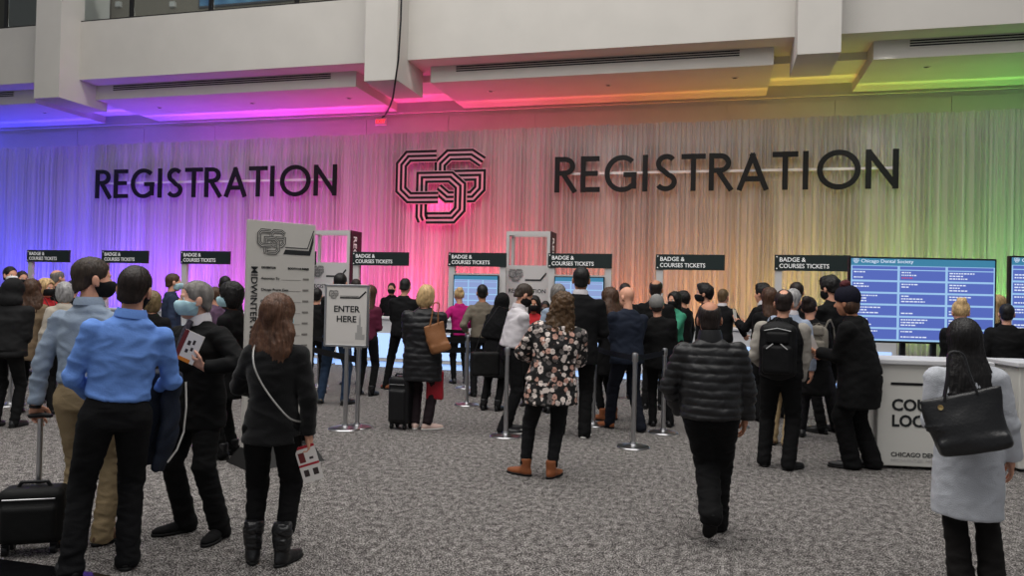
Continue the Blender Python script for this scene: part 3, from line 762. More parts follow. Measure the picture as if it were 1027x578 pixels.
def hair_fn(kind):
    """implicit hair in head space"""
    cap = s_ell((0, -.014, .035), (.081, .102, .094))
    NP = V3(0, .60, -1).normalized()
    faceb = s_ell((0, .085, -.045), (.066, .06, .115))
    if kind in ('short', 'crop', 'grey_short', 'balding', 'fringe', 'wavy'):
        t = {'short': -.003, 'crop': -.003, 'grey_short': -.002, 'balding': -.002, 'fringe': -.002, 'wavy': .008}[kind]
        f = s_off(cap, t)
        if kind == 'wavy': f = s_union([f, s_ell((0, .03, .10), (.065, .06, .04)), s_ell((.03, .0, .115), (.05, .06, .03))], .02)
        low = A3((0, -.36 if kind != 'fringe' else -.3, 1)); low /= np.linalg.norm(low)
        f = s_union([f, s_ell((0, -.055, -.035), (.062, .045, .06))], .02)
        f = s_cut(f, (0, .03, -.006 if kind != 'fringe' else -.02), NP, .01)   # line from temple down to nape
        f = s_sub(f, s_ell((0, .130, -.004), (.100, .088, .094)), .008)
        f = s_sub(f, s_union([s_ell((sx * .085, .004, -.012), (.02, .022, .03)) for sx in (-1, 1)]), .006)
        if kind in ('balding', 'fringe'): f = s_sub(f, s_ell((0, -.045 if kind == 'fringe' else -.06, .115), (.060 if kind == 'fringe' else .034, .100 if kind == 'fringe' else .040, .058)), .01)
        return f
    if kind == 'bob':          # blond, to the jaw
        f = s_union([s_off(cap, .012), s_ell((0, -.035, -.03), (.098, .075, .10))], .03)
        return s_sub(f, s_ell((0, .10, -.04), (.068, .072, .115)), .012)
    if kind == 'bobunder':
        return s_cut(s_sub(s_ell((0, -.035, -.035), (.092, .07, .085)), s_ell((0, .10, -.04), (.066, .075, .115)), .012), (0, 0, .02), (0, 0, 1))
    if kind == 'xlong':
        f = s_union([s_off(cap, .008), s_loft([((0, -.03, .02), .086, .075), ((0, -.05, -.09), .098, .06), ((0, -.10, -.2), .12, .035), ((-.01, -.125, -.30), .12, .025), ((-.01, -.13, -.40), .07, .018)], (1, 0, 0), .03)], .03)
        return s_sub(f, s_ell((0, .105, -.05), (.070, .080, .14)), .012)
    if kind in ('long', 'long_full', 'curly'):
        L = {'long': -.30, 'long_full': -.26, 'curly': -.33}[kind]; w = {'long': .095, 'long_full': .142, 'curly': .125}[kind]
        f = s_union([s_off(cap, .012), s_loft([((0, -.03, .02), .088, .075), ((0, -.045, -.09), w, .062), ((0, -.075, -.2), w * 1.0, .055), ((0, -.085, L), w * .78, .042)], (1, 0, 0), .03)], .03)
        return s_sub(f, s_ell((0, .105, -.05), (.070, .080, .14)), .012)
    if kind == 'bun':
        f = s_cut(s_off(cap, .002), (0, .02, -.02), NP, .01)
        f = s_sub(f, s_ell((0, .115, -.0), (.072, .06, .078)), .008)
        return s_union([f, s_ell((0, -.085, .095), (.045, .042, .042)), s_ell((.018, -.1, .11), (.02, .025, .03)), s_ell((-.022, -.08, .125), (.02, .02, .022))], .018)
    if kind == 'ponytail':
        f = s_cut(s_off(cap, .002), (0, .02, -.02), NP, .01)
        f = s_sub(f, s_ell((0, .115, -.0), (.072, .06, .078)), .008)
        return s_union([f, s_chain([(0, -.10, .06), (0, -.14, .03), (0, -.13, -.08), (0, -.11, -.2)], [.022, .03, .035, .015])], .02)
    if kind == 'beanie':
        f = s_cut(s_off(s_ell((0, -.014, .042), (.086, .104, .102)), .004), (0, 0, -.012), V3(0, .30, -1).normalized(), .012)
        return s_union([f, s_chain([(-.06, .074, .045), (.06, .074, .045)], [.004, .004])], .01)
    if kind == 'pompom':
        f = s_cut(s_off(s_ell((0, -.014, .042), (.086, .104, .102)), .006), (0, 0, -.002), V3(0, .30, -1).normalized(), .012)
        return f
    if kind == 'hood':
        f = s_union([s_ell((0, -.02, .03), (.108, .125, .118)), s_ell((0, -.055, -.11), (.13, .10, .09))], .05)
        return s_sub(f, s_ell((0, .12, -.01), (.07, .10, .10)), .015)
    if kind == 'veil':
        f = s_union([s_ell((0, -.02, .03), (.10, .118, .112)), s_loft([((0, -.03, -.02), .1, .09), ((0, -.04, -.14), .13, .10), ((0, -.05, -.30), .20, .12), ((0, -.05, -.48), .22, .12)], (1, 0, 0), .03)], .04)
        return s_sub(f, s_ell((0, .11, -.01), (.06, .07, .09)), .012)
_haircache = {}
m_maskb = cloth('mask_black', 26, 26, 28, bump=.1); m_maskl = cloth('mask_light_blue', 176, 212, 222, bump=.1); m_maskw = cloth('mask_white', 225, 228, 230, bump=.1)

PEOPLE = []
def person(label, ground=None, D=None, head=None, face=0, build=1.0, skin=SK_L, hair=('short', HD), mask=None, top=None, bottom=None, shoes=None,
           hands=None, feet=None, lean=0, slean=0, hyaw=0, hpitch=0, hroll=0, res=None, group=None, elbow=None, palm=None, curl=(.3, .3), belt=None, collar=None, hipshift=0, kneepole=None, extra=None, handdir=None, female=False):
    """ground: picture column/row where the feet stand (or D: distance, with the column of the head); head: column/row of the crown.
    face: 0 = seen from behind, 90 = facing left, 180 = facing us. All poses in metres for a 1.75 m figure, +y ahead, +x its right."""
    if ground is not None: G = onZ(*ground)
    else: g = atD(head[0], head[1], D); G = Vector((g.x, g.y, 0))
    dist = (G - CAM).dot(fw0)
    Tp = atD(head[0], head[1], dist); Ht = Tp.z
    yaw = atan2(-(G.x), G.y) + radians(face)
    sl = cos(radians(lean)) * .5 + .5
    s = Ht / 1.75 / sl * (1 if abs(lean) < 3 else 1.0)
    h = res or (.0085 if dist < 5.6 else .011 if dist < 7 else .014 if dist < 9.5 else .018)
    root = thing('person', label, 'person', (G.x, G.y, 0), yaw, group)
    Mw = Matrix.Translation((G.x, G.y, 0)) @ Matrix.Rotation(yaw, 4, 'Z'); Mi = Mw.inverted()
    # head may sit off the feet: shift sideways in local space
    if ground is not None:
        hl = Mi @ Tp; off = V3(hl.x, hl.y, 0) / s
        if off.length > .35: off = off * (.35 / off.length)
    else: off = V3(0, 0, 0)
    LE = radians(lean); pel = V3(0, 0, .93) + off * .45
    up = V3(0, sin(LE), cos(LE)); fwd = V3(0, cos(LE), -sin(LE))
    top_c = pel + up * .54; need = V3(off.x, off.y if abs(lean) < 3 else top_c.y, 0)
    # bend the trunk towards the head position
    tv = V3((off.x - pel.x), (off.y - pel.y if abs(lean) < 3 else sin(LE) * .54), 0)
    up = V3(tv.x / .60, tv.y / .60, 0); up.z = sqrt(max(.3, 1 - up.x ** 2 - up.y ** 2)); up.normalize()
    right = V3(1, 0, 0); right = (right - up * right.dot(up)).normalized(); fwd = up.cross(right)
    def tp(x, y, z): return pel + right * x + fwd * y + up * (z - .93)
    sh = .185 * build if not female else .165 * build
    shl, shr = tp(-sh, -.01, 1.372), tp(sh, -.01, 1.372)
    hipx = .09
    ft = feet or [(-.11, 0, 8, 0), (.11, 0, -8, 0)]
    out = {}; UA, FA = .285, .25
    hd = hands or [(-.26, .02, .85), (.26, .02, .85)]
    W = []
    for i, (t, so, sd) in enumerate(zip(hd, (shl, shr), (-1, 1))):
        if t[0] == 'px': w = (Mi @ atD(t[1], t[2], dist + (t[3] if len(t) > 3 else 0))) / s
        else: w = V3(*t) + V3(off.x * .6, off.y * .6, 0)
        pole = V3(sd * .5, -1, -.3) if elbow is None or elbow[i] is None else V3(*elbow[i])
        el, w = ik(so, w, UA, FA, pole); W.append((so, el, w, sd))
    legs = []
    for i, (fx, fy, ang, lift) in enumerate(ft):
        sd = -1 if i == 0 else 1
        pitch_ = 0
        an = V3(fx, fy, .085 + lift); hp = pel + V3(sd * hipx, 0, -.02)
        a_ = radians(ang); pole = V3(sin(-a_) * .5, 1, 0) if kneepole is None else V3(*kneepole)
        kn, an2 = ik(hp, an, .43, .425, pole)
        legs.append((hp, kn, an, sd, a_, lift))
    sc = lambda p: p * s
    # ---------------- body, one continuous mesh
    pieces = []
    bt = s_loft([(sc(tp(0, 0, .88)), .135 * s * build, .095 * s), (sc(tp(0, 0, 1.05)), .125 * s * build, .085 * s), (sc(tp(0, .005, 1.26)), .135 * s * build, .09 * s), (sc(tp(0, -.01, 1.36)), .115 * s * build, .07 * s), (sc(tp(0, -.015, 1.42)), .08 * s, .055 * s)], right, .02)
    nk0 = tp(0, -.012, 1.43); hc = tp(0, .02, 1.617) 
    fs = [bt, s_cone(sc(nk0), sc(tp(0, .0, 1.57)), .058 * s, .052 * s)]
    for so, el, w, sd in W: fs += [s_chain([sc(so), sc(el), sc(w)], [.036 * s, .034 * s, .025 * s])]
    for hp, kn, an, sd, a_, lift in legs:
        fs += [s_chain([sc(hp), sc(kn), sc(an)], [.075 * s, .05 * s, .036 * s])]
    body = s_union(fs, .03)
    P, Q = surface(body, max(h * 1.3, .013)); pieces.append((P, Q, 0))
    for i, (so, el, w, sd) in enumerate(W):
        d = (w - el).normalized()
        if handdir and handdir[i] is not None: d = V3(*handdir[i])
        n = V3(-sd, 0, 0) if w.z < 1.0 else V3(-sd * .5, -.1, .85)
        if palm and palm[i] is not None: n = V3(*palm[i])
        hf = hand_fn(sc(w), d, n, sd, s, curl[i]); P, Q = surface(hf, .0042 if dist < 6 else .0055 if dist < 9 else .0075); pieces.append((P, Q, 0))
        out['hand%d' % i] = Mw @ sc(w + d * .09); out['wrist%d' % i] = Mw @ sc(w); out['handdir%d' % i] = (Mw.to_3x3() @ d); out['elbow%d' % i] = Mw @ sc(el); out['shoulder%d' % i] = Mw @ sc(so)
    HM = Matrix.Translation(sc(hc)) @ Matrix((right, fwd, up)).transposed().to_4x4() @ Matrix.Rotation(radians(hyaw), 4, 'Z') @ Matrix.Rotation(radians(-hpitch), 4, 'X') @ Matrix.Rotation(radians(hroll), 4, 'Y') @ Matrix.Scale(s * 1.10, 4)
    Hn = np.array(HM, dtype=f32)
    hh = .005 if dist < 6 else .007 if dist < 9 else .009
    P, Q, fm = head_mesh(hh); P = P @ Hn[:3, :3].T + Hn[:3, 3]; pieces.append((P, Q, fm))
    P, Q, fm = join_pieces(pieces)
    link_mesh('body', P, Q, [skin, m_eye, m_iris, m_lip], root, True, fm)
    out['head'] = Mw @ HM; out['root'] = root; out['M'] = Mw; out['s'] = s; out['tp'] = lambda x, y, z: Mw @ sc(tp(x, y, z)); out['D'] = dist; out['H'] = Ht
    # ---------------- hair / headgear
    for hk in ([hair] if hair and isinstance(hair[0], str) else (hair or [])):
        kind, hm_ = hk[0], hk[1]; key = (kind, hh)
        if key not in _haircache:
            P, Q = surface(hair_fn(kind), hh * (1.0 if kind not in ('long', 'long_full', 'curly', 'veil', 'hood') else 1.2)); N = vnormals(P, Q)
            a = {'curly': .012, 'wavy': .006, 'long': .004, 'long_full': .0045, 'bob': .0045, 'bun': .004, 'ponytail': .003}.get(kind, .002 if kind not in ('hood', 'veil', 'beanie', 'pompom') else 0)
            if kind == 'curly': d = strands(P, N, .005) + .012 * snoise(P, 75, 2.0) + .010 * snoise(P, 38, 5.0)
            elif kind in ('beanie', 'pompom'): d = .0022 * np.sin(np.arctan2(P[:, 0], P[:, 1]) * 40)
            elif kind in ('hood', 'veil'): d = .006 * snoise(P, 26, 1.0)
            else: d = strands(P, N, a)
            P = P + N * d[:, None]; _haircache[key] = (P.astype(f32), Q)
        P, Q = _haircache[key]; P = P @ Hn[:3, :3].T + Hn[:3, 3]
        nm = {'beanie': 'beanie', 'pompom': 'knit_hat', 'hood': 'hood', 'veil': 'head_covering'}.get(kind, 'hair')
        ho = link_mesh(nm, P.astype(f32), Q, hm_, root, True)
        if kind == 'pompom':
            P, Q = surface(s_disp(s_ell((0, -.01, .155), (.046, .046, .04)), lambda P: .006 * snoise(P, 120)), .006); P = P @ Hn[:3, :3].T + Hn[:3, 3]
            link_mesh('pompom', P.astype(f32), Q, hk[2], ho, True)
    if mask:
        f = s_inter(s_off(s_union([HEADF, s_ell((0, .075, -.045), (.036, .04, .045))], .02), .0045), s_box((0, .075, -.052), (.068, .085, .046), .02), .004)
        P, Q = surface(f, min(hh, .006)); P = P @ Hn[:3, :3].T + Hn[:3, 3]; mo = link_mesh('face_mask', P.astype(f32), Q, mask, root, True)
        if dist < 9:
            lp = MB()
            for sx in (-1, 1):
                for z in (-.01, -.075): lp.tube([HM @ V3(sx * .056, .058, z), HM @ V3(sx * .074, .03, (z - .02) * .6), HM @ V3(sx * .084, -.012, -.002 if z > -.03 else -.03)], .0016, 5)
            lp.build('ear_loop', mask, mo, True)
    # ---------------- trousers / tights
    seed = random.uniform(0, 20)
    if bottom:
        bk = dict(rt=.082, rk=.062, ra=.052, m=None, hem=.05, waist=1.04, name='trousers'); bk.update(bottom)
        fs = [s_loft([(sc(pel + V3(0, -.005, -.08)), .145 * s * build, .115 * s), (sc(tp(0, -.01, .95)), .158 * s * build, .122 * s), (sc(tp(0, 0, 1.04)), .142 * s * build, .105 * s)], right, .03)]
        for hp, kn, an, sd, a_, lift in legs:
            end = an + (an - kn).normalized() * (-(bk['hem'] - .05) if bk['hem'] > .05 else .035)
            fs.append(s_chain([sc(hp + V3(0, -.01, -.02)), sc(kn), sc(end)], [bk['rt'] * s * 1.12, bk['rk'] * s, bk['ra'] * s], .02))
        f = s_union(fs, .022); f = s_cut(f, sc(tp(0, 0, bk['waist'])), up)
        for hp, kn, an, sd, a_, lift in legs: pass
        f = s_cut(f, (0, 0, .012), (0, 0, -1), .004)
        def dz(P, N, k=bk.get('wr', .006)):
            z = P[:, 2] / s; low = np.clip((.40 - z) / .35, 0, 1); kn_ = np.exp(-((z - .5) / .12) ** 2)
            return k * (.45 + .9 * low + .6 * kn_) * wrinkle(1, 15, seed, 2.2)(P)
        sdf_obj(bk['name'], f, h, bk['m'], root, disp=dz)
    # ---------------- shoes
    if shoes:
        sk = dict(m=None, sole=None, kind='shoe', L=.285); sk.update(shoes)
        for hp, kn, an, sd, a_, lift in legs:
            pit = 0.0
            R2 = Matrix.Rotation(a_, 4, 'Z')
            if lift > .04: R2 = R2 @ Matrix.Rotation(-min(1.0, lift * 5.5), 4, 'X')
            B = Matrix.Translation(sc(V3(an.x, an.y, max(0, an.z - .085)))) @ R2 @ Matrix.Scale(s, 4)
            if lift > .04: B = Matrix.Translation(sc(an)) @ R2 @ Matrix.Scale(s, 4) @ Matrix.Translation((0, 0, -.085))
            w_ = .048 if not female else .041; L = sk['L'] * (1 if not female else .9)
            fs = [s_ell((0, L * .42, .032), (w_, .105, .034)), s_ell((0, -.02, .04), (w_ * .78, .052, .045)), s_cone((0, .0, .055), (0, .10, .035), .042, .036)]
            if sk['kind'] in ('boot', 'tallboot'): fs.append(s_cone((0, -.005, .05), (0, -.01, .15 if sk['kind'] == 'boot' else .24), .045, .05 if sk['kind'] == 'boot' else .062))
            else: fs.append(s_cone((0, -.01, .05), (0, -.012, .085), .038, .036))
            f = s_union(fs, .02); f = s_cut(f, (0, 0, .018), (0, 0, -1), .004)
            f = s_cut(f, (0, 0, .095 if sk['kind'] not in ('boot', 'tallboot') else .17 if sk['kind'] == 'boot' else .275), (0, 0, 1), .005)
            P, Q = surface(f, .006 if dist < 7 else .009)
            if sk['kind'] == 'tallboot': P = P + vnormals(P, Q) * (np.where(P[:, 2] > .09, .008, .001) * wrinkle(1, 26, 3, 2.4)(P))[:, None]
            Bn = np.array(B, dtype=f32); Pw = P @ Bn[:3, :3].T + Bn[:3, 3]
            so_ = link_mesh('boot' if 'boot' in sk['kind'] else 'shoe', Pw.astype(f32), Q, sk['m'], root, True)
            th = .022
            fs = [s_ell((0, L * .42, .012), (w_ + .004, .11, .05)), s_ell((0, -.02, .012), (w_ * .84, .058, .05)), s_cone((0, .0, .01), (0, .10, .01), .036, .042)]
            f = s_cut(s_cut(s_union(fs, .02), (0, 0, th), (0, 0, 1), .003), (0, 0, .001), (0, 0, -1), .003)
            P, Q = surface(f, .006 if dist < 7 else .009); Pw = P @ Bn[:3, :3].T + Bn[:3, 3]
            link_mesh('sole', Pw.astype(f32), Q, sk['sole'] or m_soleb, so_, True)
    # ---------------- upper garment
    if top:
        tk = dict(m=None, infl=.0, hem=.98, flare=1.0, name='shirt', rs=.053, rw=.036, wr=.006, quilt=0, sleeve=None, fat=0.0, slen=1.0); tk.update(top)
        I = tk['infl']; ft_ = tk['fat']; b = build * (1 if not female else .92)
        st = []
        if tk['hem'] < .86:
            st.append((sc(pel + V3(0, 0, tk['hem'] - .93)), (.165 * b + I) * tk['flare'] * s, (.13 + I) * tk['flare'] * s))
        st += [(sc(tp(0, -.005, .90)), (.165 * b + I) * (1 + (tk['flare'] - 1) * .6) * s, (.126 + I + ft_) * s), (sc(tp(0, .0, 1.08)), (.15 * b + I + ft_ * .8) * s * (1 if not female else .96), (.112 + I + ft_) * s),
               (sc(tp(0, .0, 1.26)), (.172 * b + I) * s, (.122 + I) * s), (sc(tp(0, -.012, 1.365)), (.165 * b + I * .6) * s, (.105 + I * .5) * s), (sc(tp(0, -.018, 1.42)), (.125 * b + I * .4) * s, (.082 + I * .3) * s), (sc(tp(0, -.016, 1.462)), (.085 + I * .2) * s, (.068 + I * .2) * s), (sc(tp(0, -.012, 1.485)), .064 * s, .062 * s)]
        tf = s_loft(st, right, .03 * s); sf = []
        for so, el, w, sd in W:
            e_ = el + (w - el) * (.93 * tk['slen'])
            sf.append(s_chain([sc(so - V3(sd * .012, 0, .005)), sc(el), sc(e_)], [(tk['rs'] + I * .7) * s, (tk['rs'] * .84 + I * .5) * s, (tk['rw'] + I * .55) * s], .02))
        def finish(f):
            f = s_cut(f, sc(tp(0, 0, 1.488)), up - fwd * .25, .006)
            for so, el, w, sd in W:
                d = (w - el).normalized(); e_ = el + (w - el) * (.95 * tk['slen']); p0 = A3(sc(e_)); dn = A3(d); R0 = .11 * s
                g = f
                def mk(g, p0, dn, R0):
                    def ff(P):
                        q = P - p0; near_ = R0 - np.sqrt((q * q).sum(1))
                        return np.maximum(g(P), np.minimum(q @ dn, near_))
                    ff.bb = g.bb; return ff
                f = mk(g, p0, dn, R0)
            return f
        hemz = tk['hem']; hp_ = sc(tp(0, 0, hemz)) if hemz >= .86 else sc(pel + V3(0, 0, hemz - .93)); hn = -up if hemz >= .86 else V3(0, 0, -1)
        qk = tk['quilt']
        def dt(P, N):
            d = tk['wr'] * wrinkle(1, 12, seed + 3, 1.6)(P)
            # sleeves crease across the arm near the elbow
            for so, el, w, sd in W:
                q = P - A3(sc(el)); r = np.sqrt((q * q).sum(1)); ax = A3((w - so).normalized())
                d = d + np.exp(-(r / (.11 * s)) ** 2) * tk['wr'] * .35 * np.sin((q @ ax) * 95 + 2 * np.sin(q[:, 0] * 40 + q[:, 1] * 31))
            if qk: d = d + .011 * (np.abs(np.sin(pi * (P[:, 2] + .012 * snoise(P, 9, seed)) / qk)) ** .55 - .6) + .003 * snoise(P, 45)
            return d
        if tk['sleeve'] is not None:
            f1 = s_cut(finish(tf), hp_, hn); sdf_obj(tk['name'], f1, h, tk['m'], root, disp=dt)
            for f_ in sf: sdf_obj('sleeve', finish(f_), h, tk['sleeve'], root, disp=dt)
        else:
            f = s_union([tf] + sf, .03 * s); ft2 = finish(f)
            if hemz < 1.2:
                zc = A3(hp_); hnn = A3(hn)
                # hem cuts only the trunk, not the hanging hands' sleeves
                arms = s_union(sf)
                def g(P): return np.minimum(smax(finish(tf)(P), (P - zc) @ hnn, .006), ft2(P) * 0 + 9)
                cutf = s_cut(tf, hp_, hn); f = finish(s_union([cutf] + sf, .03 * s))
                f.bb = (np.minimum(cutf.bb[0], arms.bb[0]), np.maximum(cutf.bb[1], arms.bb[1]))
            sdf_obj(tk['name'], f, h, tk['m'], root, disp=dt)
    def ringf(z0, z1, w, d, inner, yb=0, open_=False):
        f = s_loft([(sc(tp(0, yb, z0)), w * s, d * s), (sc(tp(0, yb + .003, z1)), (w - .004) * s, (d - .004) * s)], right, .012)
        g = s_loft([(sc(tp(0, yb, z0 - .03)), (w - inner) * s, (d - inner) * s), (sc(tp(0, yb, z1 + .03)), (w - inner) * s, (d - inner) * s)], right, .012)
        f = s_sub(s_cut(s_cut(f, sc(tp(0, 0, z1)), up, .003), sc(tp(0, 0, z0)), -up, .003), g, .003)
        return f
    if collar:
        z0, z1, w = (1.462, 1.512, .078) if len(collar) < 2 else collar[1]
        v = []; q = []; n = 36; prof = [(w + .010, z0), (w + .006, (z0 + z1) / 2), (w - .006, z1), (w - .011, z1 - .002), (w - .004, z0 + .004)]
        for k in range(n):
            a = 2 * pi * k / n; fr = max(0, sin(a))
            for r_, z in prof: v.append(sc(tp(r_ * cos(a), r_ * sin(a) - .012, z - .022 * fr)))
        m5 = len(prof)
        for k in range(n):
            for j in range(m5): q.append((k * m5 + j, ((k + 1) % n) * m5 + j, ((k + 1) % n) * m5 + (j + 1) % m5, k * m5 + (j + 1) % m5))
        MB().add(v, q).build('collar', collar[0], root, True)
    if belt: sdf_obj('belt', ringf(1.0, 1.035, .152 * build + .004, .116, .012), min(h, .006), belt, root)
    if extra: extra(out, sc, tp, root, W, HM)
    out['W'] = W; out['tpl'] = tp; out['sc'] = sc; PEOPLE.append(out); out['label'] = label
    return out
m_soleb = mat('sole_black', rgb(18, 18, 18), .7); m_solew = mat('sole_white', rgb(215, 212, 208), .6)
# ================================================================= THE FRONT GROUP
t_black = cloth('trousers_black', 18, 18, 20); t_blk2 = cloth('trousers_jet', 12, 12, 13); t_khaki = cloth('khaki_cotton', 158, 138, 106); t_jeans = cloth('blue_denim', 40, 56, 78, var=.25); t_navy = cloth('navy_wool', 21, 24, 34); t_char = cloth('charcoal_trousers', 27, 27, 31); t_plum = cloth('plum_trousers', 32, 23, 27)
c_grey_shirt = cloth('grey_blue_shirt', 142, 156, 174, var=.05); c_blue_shirt = cloth('bright_blue_shirt', 108, 148, 222, var=.04)
c_coat_blk = cloth('black_wool_coat', 13, 13, 14); c_jkt_blk = cloth('black_velvet_jacket', 10, 10, 12, sheen=.15); c_puff = cloth('black_puffer_nylon', 27, 27, 29, rough=.45, spec=.4, bump=.15)
c_suit = cloth('black_suit', 16, 16, 18); c_navy = cloth('navy_suit', 42, 52, 74); c_white = cloth('white_shirt', 205, 200, 204, var=.04); c_greycoat = cloth('pale_grey_coat', 190, 193, 200, var=.05, bump=.5, bscale=220)
leather_b = mat('black_leather', rgb(24, 24, 26), .35, bump=.2, bscale=60, spec=.5); leather_br = mat('brown_leather', rgb(140, 82, 50), .5, bump=.2, bscale=50, var=.1); suede = mat('brown_suede', rgb(104, 78, 62), .85, var=.1)
sh_blk = dict(m=leather_b, sole=m_soleb); 

# man in the grey blue shirt, hand on the suitcase handle
P1 = person('man in pale grey-blue shirt and khaki trousers, black mask, gripping a suitcase handle', ground=(82, 548), head=(92, 258.5), face=-28, build=1.0, hair=('short', hairmat('hair_cropped_brown', 54, 43, 35)), mask=m_maskb,
    hyaw=-48, top=dict(m=c_grey_shirt, hem=1.0, wr=.008, infl=.004, fat=.01), bottom=dict(m=t_khaki, rt=.086, rk=.068, ra=.06), shoes=dict(m=suede, sole=m_soleb),
    hands=[('px', 33, 416, -.05), (.10, .32, 1.08)], feet=[(-.10, .02, 5, 0), (.10, .05, -20, 0)], belt=leather_b, collar=(c_grey_shirt,), elbow=[(-.9, -.5, -.2), None], palm=[(.2, .2, -1), None], curl=(.9, .5), handdir=[(-.15, .45, -.75), None])
# man in the bright blue shirt, seen from behind
P2 = person('man in bright blue shirt and black trousers seen from behind, jacket over his forearm', ground=(100, 577), head=(134, 266), face=2, build=1.02, hair=('short', HD),
    hyaw=-22, top=dict(m=c_blue_shirt, hem=1.0, wr=.008, infl=.006), bottom=dict(m=t_black, rt=.09, rk=.068, ra=.062), shoes=dict(m=leather_b, sole=m_soleb, kind='shoe'),
    hands=[(-.12, .20, .98), (.16, .27, 1.00)], feet=[(-.14, .0, 14, 0), (.14, .06, -14, 0)], belt=leather_b, collar=(c_blue_shirt,), elbow=[(-1, -.6, -.6), (.8, -.6, -.8)], curl=(.6, .6), mask=m_maskb)
# white haired man in black overcoat
P3 = person('grey haired man in black overcoat and light blue mask, holding a brochure', ground=(198, 535), head=(199, 282), face=128, build=1.2, skin=skinmat(216, 164, 142), hair=('grey_short', HG), mask=m_maskl,
    hyaw=-22, hpitch=-4, top=dict(m=c_coat_blk, hem=.74, infl=.022, flare=1.02, name='overcoat', wr=.007), bottom=dict(m=t_blk2, rt=.09, rk=.072, ra=.068), shoes=dict(m=cloth('shoe_black', 16, 16, 17), sole=m_soleb),
    hands=[('px', 204, 368, -.25), (.05, .26, 1.05)], feet=[(-.20, -.02, 25, 0), (.10, .02, -20, 0)], collar=(c_white, (1.46, 1.53, .076)), curl=(.8, .7), elbow=[(-1, -.5, -.4), (1, -.5, -.4)], handdir=[(.5, .6, .5), None])
# woman reading the banner
P4 = person('woman with brown shoulder length hair in black velvet jacket, reading the tall banner', ground=(268, 566), head=(279, 297), face=-12, build=.98, hair=('long_full', hairmat('hair_auburn', 87, 59, 43)), mask=m_maskl, female=True,
    hyaw=-22, top=dict(m=c_jkt_blk, hem=.80, infl=.02, flare=1.12, name='jacket', wr=.006), bottom=dict(m=t_blk2, rt=.088, rk=.068, ra=.058, hem=.20), shoes=dict(m=leather_b, sole=m_soleb, kind='tallboot'),
    hands=[(-.06, .26, 1.08), ('px', 311, 452, .0)], feet=[(-.10, .03, 14, 0), (.10, -.02, -24, 0)], elbow=[(-1, -.3, -.2), (.9, -.6, 0)], curl=(.6, .7), handdir=[None, (.1, .15, -1)])
# walking man in puffer jacket
P5 = person('balding man in black quilted puffer jacket walking away across the carpet', ground=(713, 538), head=(712.5, 303), face=4, build=1.12, hair=('fringe', HD), skin=SK_M,
    top=dict(m=c_puff, hem=.86, infl=.035, name='puffer_jacket', quilt=.056, wr=.006, fat=.03, rw=.046), bottom=dict(m=t_blk2, rt=.108, rk=.086, ra=.078, wr=.009), shoes=dict(m=cloth('walking_shoe', 31, 31, 32), sole=m_soleb),
    hands=[(-.20, .14, .90), ('px', 747, 421, .05)], feet=[(-.02, -.20, 4, .15), (.05, .16, -8, 0)], collar=(c_puff, (1.455, 1.545, .084)), elbow=[(-1, -.5, 0), (1, -.5, 0)], curl=(.5, .35), lean=0, kneepole=(.1, 1, 0))
# woman in long grey coat
P6 = person('woman with long dark hair in pale grey knee length coat, black tote on shoulder', ground=(973, 594), head=(968, 321), face=8, build=1.02, hair=('xlong', HB), female=True,
    top=dict(m=c_greycoat, hem=.50, infl=.028, flare=1.13, name='coat', wr=.005, rw=.052, rs=.064), bottom=dict(m=cloth('trousers_brown_black', 24, 22, 21), rt=.078, rk=.070, ra=.076), shoes=dict(m=leather_b, sole=m_soleb),
    hands=[(-.08, .24, 1.1), (.25, .06, .86)], feet=[(-.05, 0, 5, 0), (.125, .02, -5, 0)], collar=(c_greycoat, (1.45, 1.52, .085)), hyaw=8)
# floral blouse
def floral():
    M = bpy.data.materials.new('floral_fabric'); M.use_nodes = True; nt = M.node_tree; b = nt.nodes['Principled BSDF']
    tc = nt.nodes.new('ShaderNodeTexCoord'); L = nt.links.new
    nz = nt.nodes.new('ShaderNodeTexNoise'); nz.inputs['Scale'].default_value = 60; mxv = nt.nodes.new('ShaderNodeVectorMath'); mxv.operation = 'MULTIPLY_ADD'; mxv.inputs[1].default_value = (.022,) * 3
    L(tc.outputs['Object'], nz.inputs['Vector']); L(nz.outputs['Color'], mxv.inputs[0]); L(tc.outputs['Object'], mxv.inputs[2])
    v = nt.nodes.new('ShaderNodeTexVoronoi'); v.inputs['Scale'].default_value = 19.5; v.inputs['Randomness'].default_value = .85; L(mxv.outputs[0], v.inputs['Vector'])
    ramp = nt.nodes.new('ShaderNodeValToRGB'); ramp.color_ramp.interpolation = 'CONSTANT'; e = ramp.color_ramp.elements
    e[0].position = 0; e[0].color = rgb(70, 44, 40); e[1].position = .13; e[1].color = rgb(226, 212, 204)
    x = e.new(.49); x.color = rgb(22, 22, 24)
    L(v.outputs['Distance'], ramp.inputs[0])
    r2 = nt.nodes.new('ShaderNodeValToRGB'); r2.color_ramp.interpolation = 'CONSTANT'; e = r2.color_ramp.elements; e[0].color = (1, 1, 1, 1); e[1].position = .45; e[1].color = rgb(222, 184, 172); y = e.new(.72); y.color = rgb(120, 120, 122)
    sp = nt.nodes.new('ShaderNodeSeparateColor'); L(v.outputs['Color'], sp.inputs[0]); L(sp.outputs[0], r2.inputs[0])
    mx = nt.nodes.new('ShaderNodeMix'); mx.data_type = 'RGBA'; mx.blend_type = 'MULTIPLY'; mx.inputs[0].default_value = 1; L(ramp.outputs[0], mx.inputs[6]); L(r2.outputs[0], mx.inputs[7]); L(mx.outputs[2], b.inputs['Base Color'])
    b.inputs['Roughness'].default_value = .8; return M
